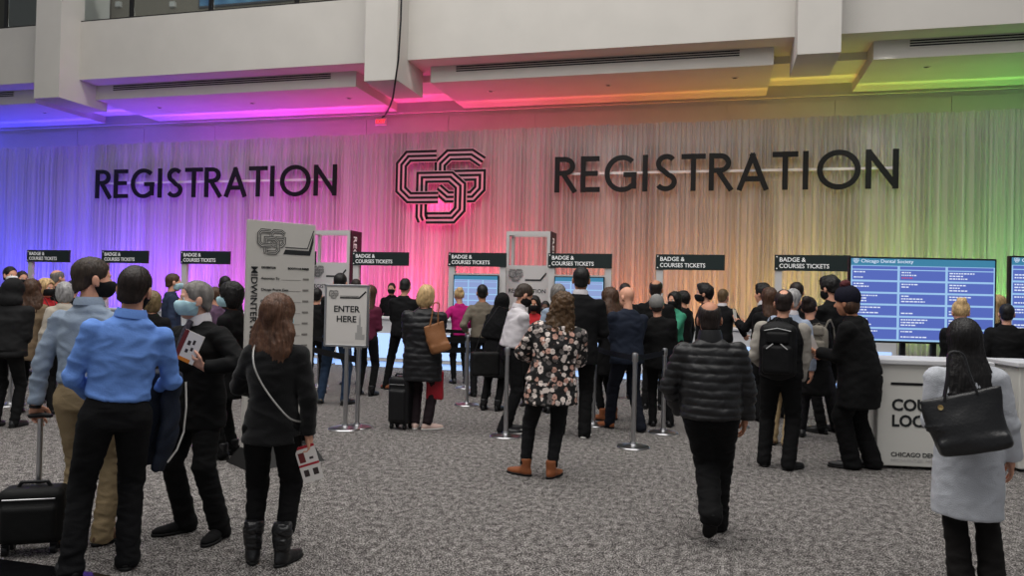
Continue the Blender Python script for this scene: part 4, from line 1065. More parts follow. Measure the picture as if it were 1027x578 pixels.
P7 = person('woman with long curly brown hair in black floral blouse and tan ankle boots', ground=(544, 479), head=(563, 293.5), face=6, build=1.22, hair=('curly', HC), female=True,
    top=dict(m=floral(), hem=.70, infl=.04, flare=1.14, name='blouse', wr=.009, rw=.07, rs=.058), bottom=dict(m=cloth('black_skinny_jeans', 21, 21, 23), rt=.095, rk=.068, ra=.050, hem=.10), shoes=dict(m=leather_br, sole=m_soleb, kind='boot'),
    hands=[(-.12, .28, 1.12), (.05, .28, 1.10)], feet=[(-.16, .06, 50, 0), (.08, -.03, -35, 0)], elbow=[(-1, -.2, -.5), (1, -.2, -.5)], curl=(.6, .6))
# ================================================================= THE QUEUE AND THE STAFF
tb = dict(m=t_black); tbk = dict(m=t_blk2); shb = dict(m=leather_b, sole=m_soleb)
def jk(m=c_coat_blk, hem=.86, infl=.018, **k): return dict(m=m, hem=hem, infl=infl, name=k.pop('name', 'jacket'), **k)
PHONE = [(-.06, .26, 1.12), (.07, .25, 1.10)]; CROSS = [(.10, .22, 1.16), (-.10, .24, 1.20)]; FOLD = [(-.05, .25, 1.05), (.08, .24, 1.02)]
c_maroon = cloth('maroon_sweater', 92, 34, 56); c_mag = cloth('magenta_blouse', 178, 28, 112); c_olive = cloth('olive_grey_sweater', 112, 104, 92); c_red = cloth('red_jacket', 178, 42, 48); c_green = cloth('green_sweater', 62, 140, 112)
c_beige = cloth('beige_coat', 128, 110, 88); c_cream = cloth('cream_jacket', 176, 168, 156); c_hood = cloth('charcoal_hoodie', 28, 28, 29); c_purple = cloth('purple_grey_top', 92, 70, 92); c_blk3 = cloth('plain_black_knit', 14, 14, 16); c_navy2 = cloth('dark_navy_suit', 30, 36, 50); c_stripe = cloth('pale_blue_stripe', 150, 160, 178)
# --- behind the enter here sign
person('person in black half hidden between the tall banner and the enter here sign', D=12, head=(318, 289), face=-10, hair=('short', HB), top=jk(), bottom=tbk, shoes=shb)
PJ = person('man in black jacket and blue jeans behind the enter here sign', ground=(335, 406), head=(341, 274), face=-15, hair=('short', HB), top=jk(c_blk3, hem=.9), bottom=dict(m=t_jeans, rt=.088), shoes=shb, hands=PHONE, feet=[(-.20, .05, 20, 0), (.14, .0, -20, 0)])
person('woman in maroon sweater with long brown hair beside the enter here sign', ground=(366, 397), head=(371, 287), face=-25, hair=('long', HBr), female=True, top=jk(c_maroon, hem=.88, infl=.012, name='sweater'), bottom=tbk, shoes=dict(m=leather_b, sole=m_soleb, kind='boot'), hands=PHONE)
person('dark haired person seen over the top of the enter here sign', D=13.2, head=(357, 280), face=20, hair=('short', HD), top=jk(c_maroon), bottom=tbk, shoes=shb)
person('man in black suit leaning at the counter left of the blonde woman', ground=(401, 391), head=(406, 279.5), face=-12, hair=('short', HB), top=jk(c_suit, hem=.84, name='suit_jacket'), bottom=tbk, shoes=dict(m=leather_br), hands=FOLD, hpitch=14, feet=[(-.22, .0, 30, 0), (.12, .1, -10, 0)])
person('staff member behind the counter facing out, next to the man in the black suit', D=17.9, head=(393, 284), face=170, hair=('short', HD), top=jk(c_blk3), bottom=tbk, shoes=shb, mask=m_maskb)
P8 = person('blonde woman in long black puffer coat with a tan tote, pink sneakers', ground=(421, 431), head=(427, 287), face=-8, build=1.28, hair=('bob', HBl), female=True, top=dict(m=cloth('jet_puffer', 24, 24, 27, rough=.45, spec=.35, bump=.15), hem=.60, infl=.04, quilt=.07, name='puffer_coat', rw=.05), bottom=dict(m=t_plum, rt=.092, rk=.07, ra=.058, hem=.07), shoes=dict(m=mat('pink_sneaker', rgb(206, 178, 168), .7), sole=m_solew),
    hands=[(-.08, .25, 1.1), (.06, .26, 1.08)], feet=[(-.06, .02, 0, 0), (.09, -.02, -62, 0)], hroll=6)
person('woman in magenta blouse and black skirt at the counter under a badge sign', ground=(461, 385), head=(461, 289.5), face=12, hair=('bun', HBl), female=True, top=dict(m=c_mag, hem=.88, infl=.012, name='blouse', rw=.048), bottom=dict(m=tbk['m'], rt=.08, ra=.042), shoes=shb, hands=[(-.32, .16, 1.06), (.20, .25, 1.05)])
person('man in olive grey sweater and black trousers at the counter', ground=(482, 398), head=(484, 285.5), face=6, hair=('short', HB), skin=SK_M, top=dict(m=c_olive, hem=.92, infl=.016, name='sweater'), bottom=tb, shoes=shb, hands=[(-.24, .14, 1.02), (.14, .3, 1.05)])
person('person in black headscarf and long black clothes behind the white shirted man', ground=(492, 412), head=(503, 294.5), face=-18, hair=('veil', c_blk3), female=True, top=jk(c_blk3, hem=.5, infl=.02, flare=1.1, name='long_coat'), bottom=tbk, shoes=dict(m=leather_b, kind='boot'), hands=FOLD)
P9 = person('bearded man in white shirt and black mask looking down at his phone', ground=(506, 434), head=(523, 284), face=-72, build=1.2, hair=('short', hairmat('hair_cropped_brown', 54, 43, 35)), mask=m_maskb, top=dict(m=c_white, hem=1.0, fat=.03, infl=.012, wr=.006), bottom=dict(m=t_black, rt=.09, rk=.07, ra=.06), shoes=dict(m=leather_b, sole=m_solew),
    hands=[(-.04, .28, 1.12), (.05, .30, 1.12)], hpitch=24, belt=leather_b, collar=(c_white,), curl=(.5, .5), feet=[(-.10, .06, 0, 0), (.11, -.05, -12, 0)])
person('long haired woman in bright red jacket facing out past the white shirted man', D=11.3, head=(536, 297.5), face=170, hair=('long', HB), skin=SK_M, mask=m_maskb, female=True, top=jk(c_red, name='red_jacket'), bottom=tbk, shoes=shb, hands=[(-.16, .26, 1.15), (.16, .26, 1.15)])
person('second person in red facing out between the curly haired woman and the tower', D=12.4, head=(547, 302), face=175, hair=('short', HB), skin=SK_D, mask=m_maskb, female=True, top=jk(c_red, name='red_jacket'), bottom=tbk, shoes=shb)
person('very tall man in black suit seen from behind with white collar', ground=(576, 439), head=(583, 268), face=0, build=1.12, hair=('crop', HB), skin=SK_M, top=jk(c_suit, hem=.76, infl=.022, name='suit_jacket', wr=.004), bottom=dict(m=tbk['m'], rt=.092, rk=.072, ra=.064), shoes=dict(m=leather_b, sole=m_solew), collar=(c_white, (1.47, 1.52, .072)), hands=[(-.10, .26, 1.08), (.16, .25, 1.05)], feet=[(-.16, .12, 10, 0), (.10, 0, -12, 0)])
person('grey haired person between the curly haired woman and the tall man', D=10.6, head=(560, 286), face=5, hair=('bob', HG), female=True, top=jk(c_grey_shirt), bottom=tbk, shoes=shb)
person('woman with long brown hair in dark coat between the tall man and the navy suit', D=10.1, head=(612.5, 289.5), face=48, hair=('long_full', HBr), female=True, top=jk(c_blk3, hem=.6, name='coat'), bottom=dict(m=tbk['m'], hem=.16), shoes=dict(m=leather_br, kind='boot'), hands=PHONE, hpitch=10)
person('dark haired person behind the bald man in the navy suit', D=12.3, head=(627, 284), face=0, hair=('short', HD), top=jk(), bottom=tbk, shoes=shb)
P10 = person('bald man in navy suit and brown shoes looking down', ground=(625, 432), head=(633, 288), face=36, build=1.28, hair=None, top=jk(c_navy2, hem=.82, infl=.022, name='suit_jacket', wr=.006), bottom=dict(m=t_navy, rt=.092, rk=.072, ra=.062), shoes=dict(m=leather_br, sole=m_soleb), hands=[(-.05, .28, 1.12), (.07, .27, 1.10)], hpitch=26, hyaw=10, feet=[(-.06, .20, 8, 0), (.14, -.16, -16, 0)], lean=5)
person('bald man in black coat standing tallest behind the grey beanie', D=11.2, head=(658, 281), face=-8, build=1.08, hair=('fringe', HD), skin=SK_M, top=jk(), bottom=tbk, shoes=shb)
person('person in grey knit beanie and black clothes beside the navy suit', ground=(663, 428), head=(659.5, 297), face=0, build=1.05, hair=[('beanie', cloth('grey_knit', 128, 126, 124)), ('short', HD)], top=jk(hem=.78, infl=.03), bottom=dict(m=tbk['m'], rt=.092), shoes=shb, hands=FOLD)
person('masked woman in green sweater with long dark hair and folded arms', D=12.2, head=(677, 293.5), face=142, hair=('long', HB), female=True, mask=m_maskb, top=dict(m=c_green, hem=.95, infl=.012, name='sweater'), bottom=tbk, shoes=shb, hands=CROSS, elbow=[(-1, 0, -.6), (1, 0, -.6)])
person('dark haired person in black behind the woman in the green sweater', D=13.3, head=(686, 293), face=60, hair=('wavy', HB), top=jk(), bottom=tbk, shoes=shb)
person('dark haired man in black mask and black shirt in profile', D=11.3, head=(708, 285.5), face=82, hair=('wavy', HB), mask=m_maskb, top=jk(c_blk3), bottom=tbk, shoes=shb)
person('man in dark suit seen from behind against the amber drape', D=13.0, head=(725, 290), face=-20, hair=('short', hairmat('hair_sandy', 93, 74, 51)), top=jk(c_suit, name='suit_jacket'), bottom=tbk, shoes=shb, collar=(c_white, (1.47, 1.52, .07)), hands=[(-.1, .25, 1.05), (.36, .06, 1.0)])
P11 = person('man with swept up dark hair in black suit reading a folded paper', D=11.4, head=(766, 285.5), face=58, hair=('wavy', HB), top=jk(c_suit, name='suit_jacket'), bottom=tbk, shoes=shb, collar=(c_white, (1.47, 1.53, .075)), hands=[(-.10, .34, 1.22), (.06, .30, 1.18)])
# --- right hand group
P12 = person('man in black vest with pale grey sleeves wearing a black backpack', ground=(780, 470), head=(786, 291), face=-4, build=1.1, hair=('balding', HD), top=dict(m=c_blk3, hem=.86, infl=.026, name='vest', sleeve=cloth('pale_grey_sleeve', 158, 152, 144), rw=.042, wr=.007), bottom=dict(m=tbk['m'], rt=.094, rk=.074, ra=.064), shoes=dict(m=cloth('walking_shoe', 31, 31, 32), sole=m_soleb), hands=[(-.18, .20, 1.0), ('px', 801, 388, .05)], feet=[(-.13, .04, 10, 0), (.10, -.03, -34, 0)], elbow=[None, (1, -.6, 0)], curl=(.5, .8))
person('person in cap seen between the backpack and the drape', D=10.6, head=(799, 283), face=8, hair=[('short', HD)], top=jk(c_blk3), bottom=tbk, shoes=shb)
person('silver haired person in pale blue striped shirt and khaki trousers behind the backpack', ground=(781, 448), head=(794, 289.5), face=-10, hair=('grey_short', HW), top=dict(m=c_stripe, hem=.98, infl=.012), bottom=dict(m=t_khaki, rt=.088), shoes=dict(m=suede), collar=(c_white,), feet=[(-.08, .08, 6, 0), (.08, 0, -10, 0)])
person('woman with brown hair over her shoulders left of the backpack man', D=10.3, head=(772, 289.5), face=20, hair=('long', HBr), female=True, top=jk(c_blk3), bottom=tbk, shoes=shb, hands=PHONE)
P13 = person('woman with dark bun in black dress carrying a small beige backpack', ground=(822, 441), head=(812.5, 298), face=-10, hair=('bun', HD), female=True, top=jk(hem=.55, infl=.02, flare=1.05, name='coat'), bottom=dict(m=cloth('dark_tights', 28, 27, 31), rt=.082, rk=.060, ra=.044, name="tights"), shoes=shb, hands=FOLD, feet=[(-.22, .06, 10, 0), (.26, -.02, -28, 0)])
person('tall person with dark curly hair raising a phone behind the knit hat', D=9.5, head=(834, 278), face=50, hair=('wavy', HB), mask=m_maskb, top=jk(), bottom=tbk, shoes=shb, hands=[(-.08, .24, 1.34), (.05, .22, 1.28)], hpitch=14)
P14 = person('woman in knit hat with pompom and long black coat, holding papers', ground=(868, 471), head=(853, 288), face=74, build=1.28, hair=[('pompom', cloth('navy_knit', 21, 21, 35), cloth('maroon_pompom', 84, 42, 46)), ('bobunder', HBr)], skin=SK_M, female=True, top=jk(hem=.60, infl=.04, flare=1.1, fat=.03, name='coat'), bottom=dict(m=tbk['m'], rt=.10, rk=.088, ra=.082), shoes=dict(m=leather_b, sole=m_soleb), hands=[(-.06, .34, 1.10), (.08, .32, 1.06)], feet=[(-.10, .10, 12, 0), (.08, -.04, -6, 0)], curl=(.7, .7))
P15 = person('blonde staff member with a loose bun behind the cream counter, dressed in black', D=8.5, head=(964, 302), face=8, hair=('bun', HBl), female=True, top=jk(c_blk3, infl=.014), bottom=tbk, shoes=shb, hands=FOLD, hpitch=12)
person('blonde woman standing between the two large screens', D=10.2, head=(1000, 297), face=-40, hair=('long', HBl), female=True, top=jk(c_blk3), bottom=tbk, shoes=shb)
person('dark haired person in long black coat between the two large screens', D=9.3, head=(1010, 305), face=5, hair=('short', HB), top=jk(hem=.6, infl=.03, name='coat'), bottom=tbk, shoes=shb)
# --- left hand group
P16 = person('hunched person in charcoal hood at the left barrier post', D=8.6, head=(9, 281), face=-30, build=1.15, hair=('hood', c_hood), top=dict(m=c_hood, hem=.84, infl=.035, name='hoodie'), bottom=tbk, shoes=shb, hands=FOLD, lean=8)
person('masked dark haired man farthest into the left corner', D=12.4, head=(10, 267.5), face=-150, hair=('short', HB), mask=m_maskw, top=jk(), bottom=tbk, shoes=shb)
person('dark haired masked person just behind the charcoal hood', D=13.6, head=(22, 272), face=-160, hair=('short', HD), mask=m_maskb, top=jk(c_blk3), bottom=tbk, shoes=shb)
person('woman with long brown hair in beige coat beside the woman in red', D=9.6, head=(32, 281), face=-20, hair=('long_full', HBr), female=True, top=jk(c_beige, hem=.7, name='coat'), bottom=tbk, shoes=shb)
P17 = person('blonde woman in red jacket with black mask and lanyard, facing out', D=10.6, head=(45.5, 280), face=-138, hair=('bob', HBl), female=True, mask=m_maskb, top=dict(m=c_red, hem=.86, infl=.018, name='jacket'), bottom=tbk, shoes=shb, hands=[(-.10, .24, 1.05), (.12, .26, 1.06)], belt=leather_b)
person('bald man in dark clothes standing behind the woman in red', D=13.6, head=(57, 271), face=-60, hair=('fringe', HG), top=jk(c_blk3), bottom=tbk, shoes=shb)
person('silver haired person in cream jacket between the red jacket and grey-blue shirt', D=9.6, head=(65, 284), face=10, hair=('bob', HW), female=True, top=jk(c_cream, name='jacket'), bottom=tbk, shoes=shb)
person('black haired person just beyond the silver haired one, dark clothes', D=12.2, head=(73, 282.5), face=-15, hair=('wavy', HB), top=jk(c_blk3), bottom=tbk, shoes=shb)
person('person with streaked blond hair between the two men talking', D=8.6, head=(153, 293), face=-10, hair=('bob', hairmat('hair_streaked', 117, 98, 68)), female=True, top=jk(c_blk3), bottom=tbk, shoes=shb)
person('man in navy suit and light mask in profile below a badge sign', D=12.0, head=(173, 274.5), face=-82, hair=('short', HBr), mask=m_maskl, top=jk(c_navy, name='suit_jacket'), bottom=dict(m=t_navy), shoes=shb)
person('person with dark cropped hair farthest back beside the banner', D=12.2, head=(226, 277), face=10, hair=('short', HB), skin=SK_D, top=jk(), bottom=tbk, shoes=shb)
person('person in purple grey top behind the overcoat man', D=10.5, head=(216, 288), face=60, hair=('short', HBr), top=jk(c_purple), bottom=tbk, shoes=shb, mask=m_maskw)
P18 = person('woman with black hair and light mask in black coat, left of the banner', ground=(228, 459), head=(233, 284), face=62, hair=('bob', HB), skin=SK_D, female=True, mask=m_maskl, top=jk(hem=.6, infl=.022, name='coat'), bottom=tbk, shoes=dict(m=leather_b, kind='boot'), hands=FOLD, hyaw=10)
# ================================================================= BARRIERS
def stanchion(px, py, where, H_=1.02):
    G = onZ(px, py)
    t = thing('barrier_post', 'brushed steel queue barrier post ' + where, 'barrier post', (G.x, G.y, 0), 0, 'steel queue barrier posts')
    MB().lathe([(.175, 0), (.178, .006), (.172, .016), (.09, .026), (.04, .04), (.033, .06)], n=40).build('base', m_steel, t, True)
    MB().lathe([(.026, .03), (.026, H_ - .09)], n=24).build('pole', m_steel, t, True)
    MB().lathe([(.030, H_ - .10), (.034, H_ - .095), (.034, H_ - .02), (.028, H_ - .004), (.02, H_)], n=24).build('belt_head', m_steel, t, True)
    return t, G, H_
m_belt = cloth('navy_belt_webbing', 18, 21, 31); m_beltb = cloth('black_belt_webbing', 11, 11, 12)
def belt(t, a, b, m_, z=.965, sag=.012, hh=.031):
    pts = []; n = 12; v = []; f = []
    d = (b - a); d.z = 0; L = d.length; u = d / L; w = V3(-u.y, u.x, 0) * .0015
    for i in range(n + 1):
        k = i / n; p = u * (.03 + (L - .06) * k); zz = z - sag * 4 * k * (1 - k)
        for s1, s2 in ((1, -hh), (1, hh), (-1, hh), (-1, -hh)): v.append((p.x + w.x * s1, p.y + w.y * s1, zz + s2))
    for i in range(n):
        for k in range(4): f.append((i * 4 + k, i * 4 + (k + 1) % 4, i * 4 + 4 + (k + 1) % 4, i * 4 + 4 + k))
    f += [(0, 1, 2, 3), (n * 4 + 3, n * 4 + 2, n * 4 + 1, n * 4)]
    MB().add(v, f).build('belt', m_, t)
stq = {}
for k, px, py, wh in (('a', 595, 427, 'between the tall man and the navy suit'), ('b', 635, 449, 'in front of the bald man in the navy suit'), ('c', 665, 434.5, 'below the grey beanie'), ('d', 507, 438, 'in front of the white shirted man'), ('e', 468, 406.5, 'near the olive grey sweater'), ('f', 467, 389.5, 'farthest, beside the woman in magenta'), ('g', 358, 429, 'just behind the enter here sign stand'), ('h', 319, 388, 'seen past the blue jeans'), ('i', 10, 407, 'at the left edge by the charcoal hood'), ('j', 737, 428, 'hidden behind the puffer jacket')):
    stq[k] = stanchion(px, py, wh)
G_ = lambda k: stq[k][1]
belt(stq['b'][0], G_('b'), G_('c'), m_belt); belt(stq['a'][0], G_('a'), G_('b'), m_belt); belt(stq['c'][0], G_('c'), G_('j'), m_belt)
belt(stq['a'][0], G_('a'), atD(520, 300, 9.6), m_belt); belt(stq['e'][0], G_('e'), atD(505, 300, 10.9), m_beltb); belt(stq['f'][0], G_('f'), atD(420, 300, 14.2), m_beltb); belt(stq['e'][0], G_('e'), atD(425, 300, 11.2), m_beltb); belt(stq['g'][0], G_('g'), atD(300, 300, 11.3), m_beltb); belt(stq['i'][0], G_('i'), atD(62, 300, 10.1), m_beltb); belt(stq['h'][0], G_('h'), atD(350, 300, 13.0), m_beltb)
for k_, e_ in (('e', atD(505, 300, 10.9)), ('f', atD(420, 300, 14.2)), ('e', atD(425, 300, 11.2)), ('g', atD(300, 300, 11.3)), ('f', atD(500, 300, 13.6))): belt(stq[k_][0], G_(k_), e_, m_beltb, .80, .01, .04)
# ================================================================= SIGN STANDS
G = onZ(346, 430.5)
es = thing('sign_stand', 'steel framed enter here sign on a round based pole', 'sign', (G.x, G.y, 0), YAW * .0 + radians(4))
D_ = (G - CAM).dot(fw0); tl = atD(326, 285, D_); br = atD(372, 348.5, D_); sw = (atD(373, 285, D_) - tl).length / 2; z1 = tl.z; z0 = br.z
MB().lathe([(.19, 0), (.193, .006), (.185, .016), (.09, .026), (.04, .04), (.033, .06)], n=40).build('base', m_steel, es, True)
MB().lathe([(.026, .03), (.026, z0 + .02)], n=24).build('pole', m_steel, es, True)
fr = MB()
for a in ((-sw, -sw + .025, z0, z1), (sw - .025, sw, z0, z1), (-sw, sw, z0, z0 + .025), (-sw, sw, z1 - .025, z1)): fr.box(a[0], a[1], -.05, -.015, a[2], a[3], .004)
fr.box(-.04, .04, -.015, .03, z0 - .02, z0 + .08)
fr.build('frame', m_steel, es); m_paper = mat('sign_paper', rgb(206, 202, 198), .55)
MB().box(-sw + .02, sw - .02, -.042, -.02, z0 + .02, z1 - .02).build('poster', m_paper, es)
zh = z1 - z0
text('ENTER', .102, 'lettering', m_ink, es, T(0, -.044, z0 + zh * .56), 'CENTER', .014, wide=1.05)
text('HERE', .102, 'lettering', m_ink, es, T(0, -.044, z0 + zh * .40), 'CENTER', .014, wide=1.05)
emblem(m_ink, m_paper, es, .10, T(-sw + .11, -.044, z1 - .12), .001, back=False)
MB().ribbon([(-sw + .19, z1 - .155), (sw - .12, z1 - .155), (sw - .04, z1 - .08)], .018, -.045, -.042).ribbon([(-sw + .19, z1 - .135), (sw - .13, z1 - .135)], .004, -.045, -.042).build('swoosh', m_ink, es)
MB().prism([(sw - .16, z0 + .09), (sw - .16, z0 + .17), (sw - .14, z0 + .17), (sw - .14, z0 + .26), (sw - .12, z0 + .26), (sw - .12, z0 + .33), (sw - .108, z0 + .39), (sw - .096, z0 + .33), (sw - .096, z0 + .24), (sw - .075, z0 + .24), (sw - .075, z0 + .15), (sw - .045, z0 + .15), (sw - .045, z0 + .09)], -.0435, -.042).build('skyline_print', mat('skyline_grey', rgb(160, 158, 156), .6), es)
MB().box(-.13, .10, -.0435, -.042, z0 + .06, z0 + .064).build('fine_print', m_grey, es)

# tall exhibitor banner
Da = 6.97; A = atD(243, 467, Da); B = atD(314, 330, 7.42); A.z = 0; B.z = 0
ang = atan2((B - A).y, (B - A).x); wB = (B - A).length; zT = atD(249.5, 220, Da).z
bn = thing('exhibitor_banner', 'tall grey exhibitor update panel with vertical lettering and a booth list', 'banner', (A.x, A.y, 0), ang)
m_bn = mat('banner_grey', rgb(190, 186, 180), .55, var=.02); zb0 = atD(243, 467, Da).z
MB().box(0, wB, 0, .05, max(.06, zb0), zT, .004).build('panel', m_bn, bn)
MB().prism([(-.02, 0), (.0, .16), (wB, .16), (wB + .02, 0)], -.03, .08).add([(-.04, -.22, 0), (wB + .04, -.22, 0), (wB, -.005, .17), (0, -.005, .17), (-.04, .27, 0), (wB + .04, .27, 0), (wB, .055, .17), (0, .055, .17)], [(0, 1, 2, 3), (5, 4, 7, 6), (4, 0, 3, 7), (1, 5, 6, 2), (0, 4, 5, 1), (3, 2, 6, 7)]).build('base', mat('base_black', rgb(30, 29, 28), .6), bn)
emblem(m_ink, m_bn, bn, .235, T(.22, -.004, zT - .19), .0015, back=False)
MB().prism([(.34, zT - .30), (.36, zT - .255), (.60, zT - .255), (wB - .02, zT - .09), (wB - .02, zT - .17), (.615, zT - .30)], -.003, 0).ribbon([(.36, zT - .235), (.585, zT - .235), (wB - .02, zT - .06)], .008, -.003, 0).build('swoosh', m_ink, bn)
Rv = Matrix.Rotation(radians(90), 4, 'Y')
text('MIDWINTER MEETING  Exhibitor Update', .088, 'lettering', m_ink, bn, T(.035, -.004, zT - .42) @ Rv, 'LEFT', .004, fit=1.62)
text('EXHIBITOR', .028, 'lettering', m_ink, bn, T(.13, -.003, zT - .44), bold=.02)
text('BOOTH NUMBER', .028, 'lettering', m_ink, bn, T(wB - .06, -.003, zT - .44), 'RIGHT', bold=.02)
rows = ['Announce To', 'Chicago Prairie Gate', 'Carefree']
ln = MB()
for i in range(11):
    z = zT - .54 - i * .105
    if i < 3: text(rows[i], .032, 'lettering', m_grey2 if 'm_grey2' in globals() else m_ink, bn, T(.13, -.003, z))
    else: ln.box(.13, .13 + random.uniform(.12, .25), -.003, 0, z + .004, z + .022)
    ln.box(.33, wB - .14, -.002, 0, z - .002, z + .001); ln.box(wB - .12, wB - .06, -.003, 0, z + .002, z + .02)
ln.build('list_line', mat('list_grey', rgb(120, 116, 112), .6), bn)
text('CDS', .05, 'lettering', m_ink, bn, T(.13, -.003, zb0 + .30))

# ================================================================= BAGS AND THINGS IN HANDS
def trolley(label, px, py, yaw, w, dpt, hh, m_, up_h, tilt=0):
    G = onZ(px, py); t = thing('suitcase', label, 'suitcase', (G.x, G.y, 0), yaw)
    sdf_obj('shell', s_disp(s_union([s_box((0, 0, .06 + hh / 2), (w / 2, dpt / 2, hh / 2), .05), s_box((0, -dpt / 2, .06 + hh * .40), (w / 2 - .03, .035, hh * .33), .03)], .015), lambda P: .002 * snoise(P, 25)), .009, m_, t)
    sdf_obj('top_grip', s_chain([(-.09, 0, .05 + hh), (-.07, 0, .085 + hh), (.07, 0, .085 + hh), (.09, 0, .05 + hh)], [.011] * 4), .006, m_black, t)
    for x in (-1, 1):
        for y in (-1, 1): MB().tube([(x * (w / 2 - .05) - .014, y * (dpt / 2 - .04), .03), (x * (w / 2 - .05) + .014, y * (dpt / 2 - .04), .03)], .03, 16).box(x * (w / 2 - .05) - .02, x * (w / 2 - .05) + .02, y * (dpt / 2 - .04) - .012, y * (dpt / 2 - .04) + .012, .03, .075).build('wheel', m_black, t, True)
    MB().tube([(-w / 2 + .04, -dpt / 2 - .012, .06 + hh * .84), (w / 2 - .04, -dpt / 2 - .012, .06 + hh * .84)], .004, 6).build('zipper', m_steel, t)
    if up_h:
        for x in (0,): MB().tube([(x, dpt / 2 - .03, .05 + hh), (x, dpt / 2 - .03, up_h - .015)], .016, 12).build('handle_tube', m_steel, t, True)
        sdf_obj('handle_grip', s_chain([(-.055, dpt / 2 - .03, up_h), (0, dpt / 2 - .03, up_h + .006), (.055, dpt / 2 - .03, up_h)], [.014, .016, .014]), .005, m_black, t)
    return t
m_lug = cloth('black_ballistic_nylon', 21, 21, 21, rough=.6)
hp = P1['hand0']
trolley('black soft rolling suitcase with raised steel handle beside the khaki trousers', 33, 553, YAW + radians(16), .355, .2, .33, m_lug, max(.8, hp.z - .01))
trolley('black upright suitcase standing beside the blonde woman', 402, 430, YAW + radians(-20), .27, .22, .56, m_black, 0)

# jacket draped over the forearm of the man in the bright blue shirt
M2 = P2['M']; tpm = lambda P_, x, y, z: P_['M'] @ (V3(x, y, z) * P_['s'])
def local_thing(name, label, cat, Pp, x=0, y=0, z=0):
    o = thing(name, label, cat, tpm(Pp, x, y, z), 0); o.rotation_euler = (0, 0, Pp['M'].to_euler().z); return o
w1 = P2['W'][1][2]; e1 = P2['W'][1][1]
jo = local_thing('jacket', 'dark navy jacket with white zip hanging over the blue shirted man\'s forearm', 'jacket', P2)
jf = s_union([s_loft([((w1 + e1) / 2 + V3(.02, .04, .055), .10, .07), ((w1 + e1) / 2 + V3(.0, .05, -.15), .145, .06), ((w1 + e1) / 2 + V3(-.03, .05, -.32), .165, .045), ((w1 + e1) / 2 + V3(-.07, .05, -.46), .15, .035)], (.8, .6, 0), .03), s_loft([((w1 + e1) / 2 + V3(.06, -.04, .04), .06, .05), ((w1 + e1) / 2 + V3(.05, -.03, -.3), .07, .045), ((w1 + e1) / 2 + V3(.0, -.01, -.50), .06, .03)], (.8, .6, 0), .03)], .02)
JK = cloth('navy_shell_fabric', 32, 38, 52, rough=.6)
sdf_obj('body_fabric', s_disp(jf, lambda P: .010 * wrinkle(1, 17, 2, .6)(P)), .009, JK, jo)
c0 = (w1 + e1) / 2
MB().tube([c0 + V3(.14, .00, .0), c0 + V3(.145, -.01, -.15), c0 + V3(.135, -.0, -.3), c0 + V3(.10, -.01, -.40), c0 + V3(.05, -.01, -.47)], .0055, 6).build('zip', m_solew, jo)

# brochures and papers
def sheet(name, label, cat, c, right, up_, w, hgt, m_, blobs=(), th=.003):
    right = right.normalized(); up_ = (up_ - right * up_.dot(right)).normalized(); n = right.cross(up_)
    t = thing(name, label, cat, c); M_ = Matrix((right, n * -1, up_)).transposed().to_4x4()
    MB().box(-w / 2, w / 2, -th / 2, th / 2, -hgt / 2, hgt / 2).xf(M_).build('page', m_, t)
    for (x0, x1, z0_, z1_, mm) in blobs:
        for s_ in (-1, 1): MB().box(x0 * w, x1 * w, s_ * (th / 2 + .0002) - .0004, s_ * (th / 2 + .0002) + .0004, z0_ * hgt, z1_ * hgt).xf(M_).build('print_block', mm, t)
    return t
m_pap = mat('brochure_paper', rgb(222, 216, 212), .5); m_pr1 = mat('print_maroon', rgb(110, 44, 44), .5); m_pr2 = mat('print_orange', rgb(214, 128, 46), .5); m_pr3 = mat('print_dark', rgb(60, 50, 50), .5); m_pr4 = mat('print_red', rgb(168, 40, 52), .5)
h1 = P3['hand0'] + (CAM - P3['hand0']).normalized() * .02 - RIGHT * .02
cr_ = RIGHT
sheet('brochure', 'printed brochure held against the black overcoat', 'brochure', h1 + V3(0, 0, .08), cr_ + UP * -.45, UP + cr_ * .35, .13, .19, m_pap, ((-.5, -.28, -.4, .5, m_pr1), (-.15, .0, .05, .2, m_pr3), (.08, .2, .12, .27, m_pr3), (-.12, .02, -.2, -.08, m_pr3), (.1, .22, -.1, .02, m_pr3), (-.5, .3, -.5, -.38, m_pr2)))
h4 = P4['hand1']
sheet('leaflet', 'white and red leaflet dangling from the velvet jacketed woman\'s hand', 'leaflet', h4 + V3(0, -.03, -.075) + cr_ * .01, cr_ + UP * .30, UP - cr_ * .30, .12, .215, m_pap, ((-.5, .5, .42, .5, m_pr4), (-.4, -.1, .05, .32, m_pr1), (-.5, .5, -.06, .0, m_pr4), (-.35, -.1, -.34, -.16, m_pr3), (.1, .36, -.34, -.16, m_pr3), (.1, .3, .1, .16, m_pr3)))
sheet('folded_paper', 'white folded paper held up by the man with swept up dark hair', 'paper', P11['hand0'] + V3(0, -.03, .05), cr_ * .5 + FWD * .6 + UP * -.2, UP - cr_ * .3, .12, .2, m_pap)
sheet('paper', 'white papers held out by the woman in the knit hat', 'paper', P14['hand0'] + V3(0, 0, .04), cr_ * .7 + FWD * .4 + UP * .45, UP * .6 - cr_ * .4 - FWD * .2, .15, .21, m_pap)
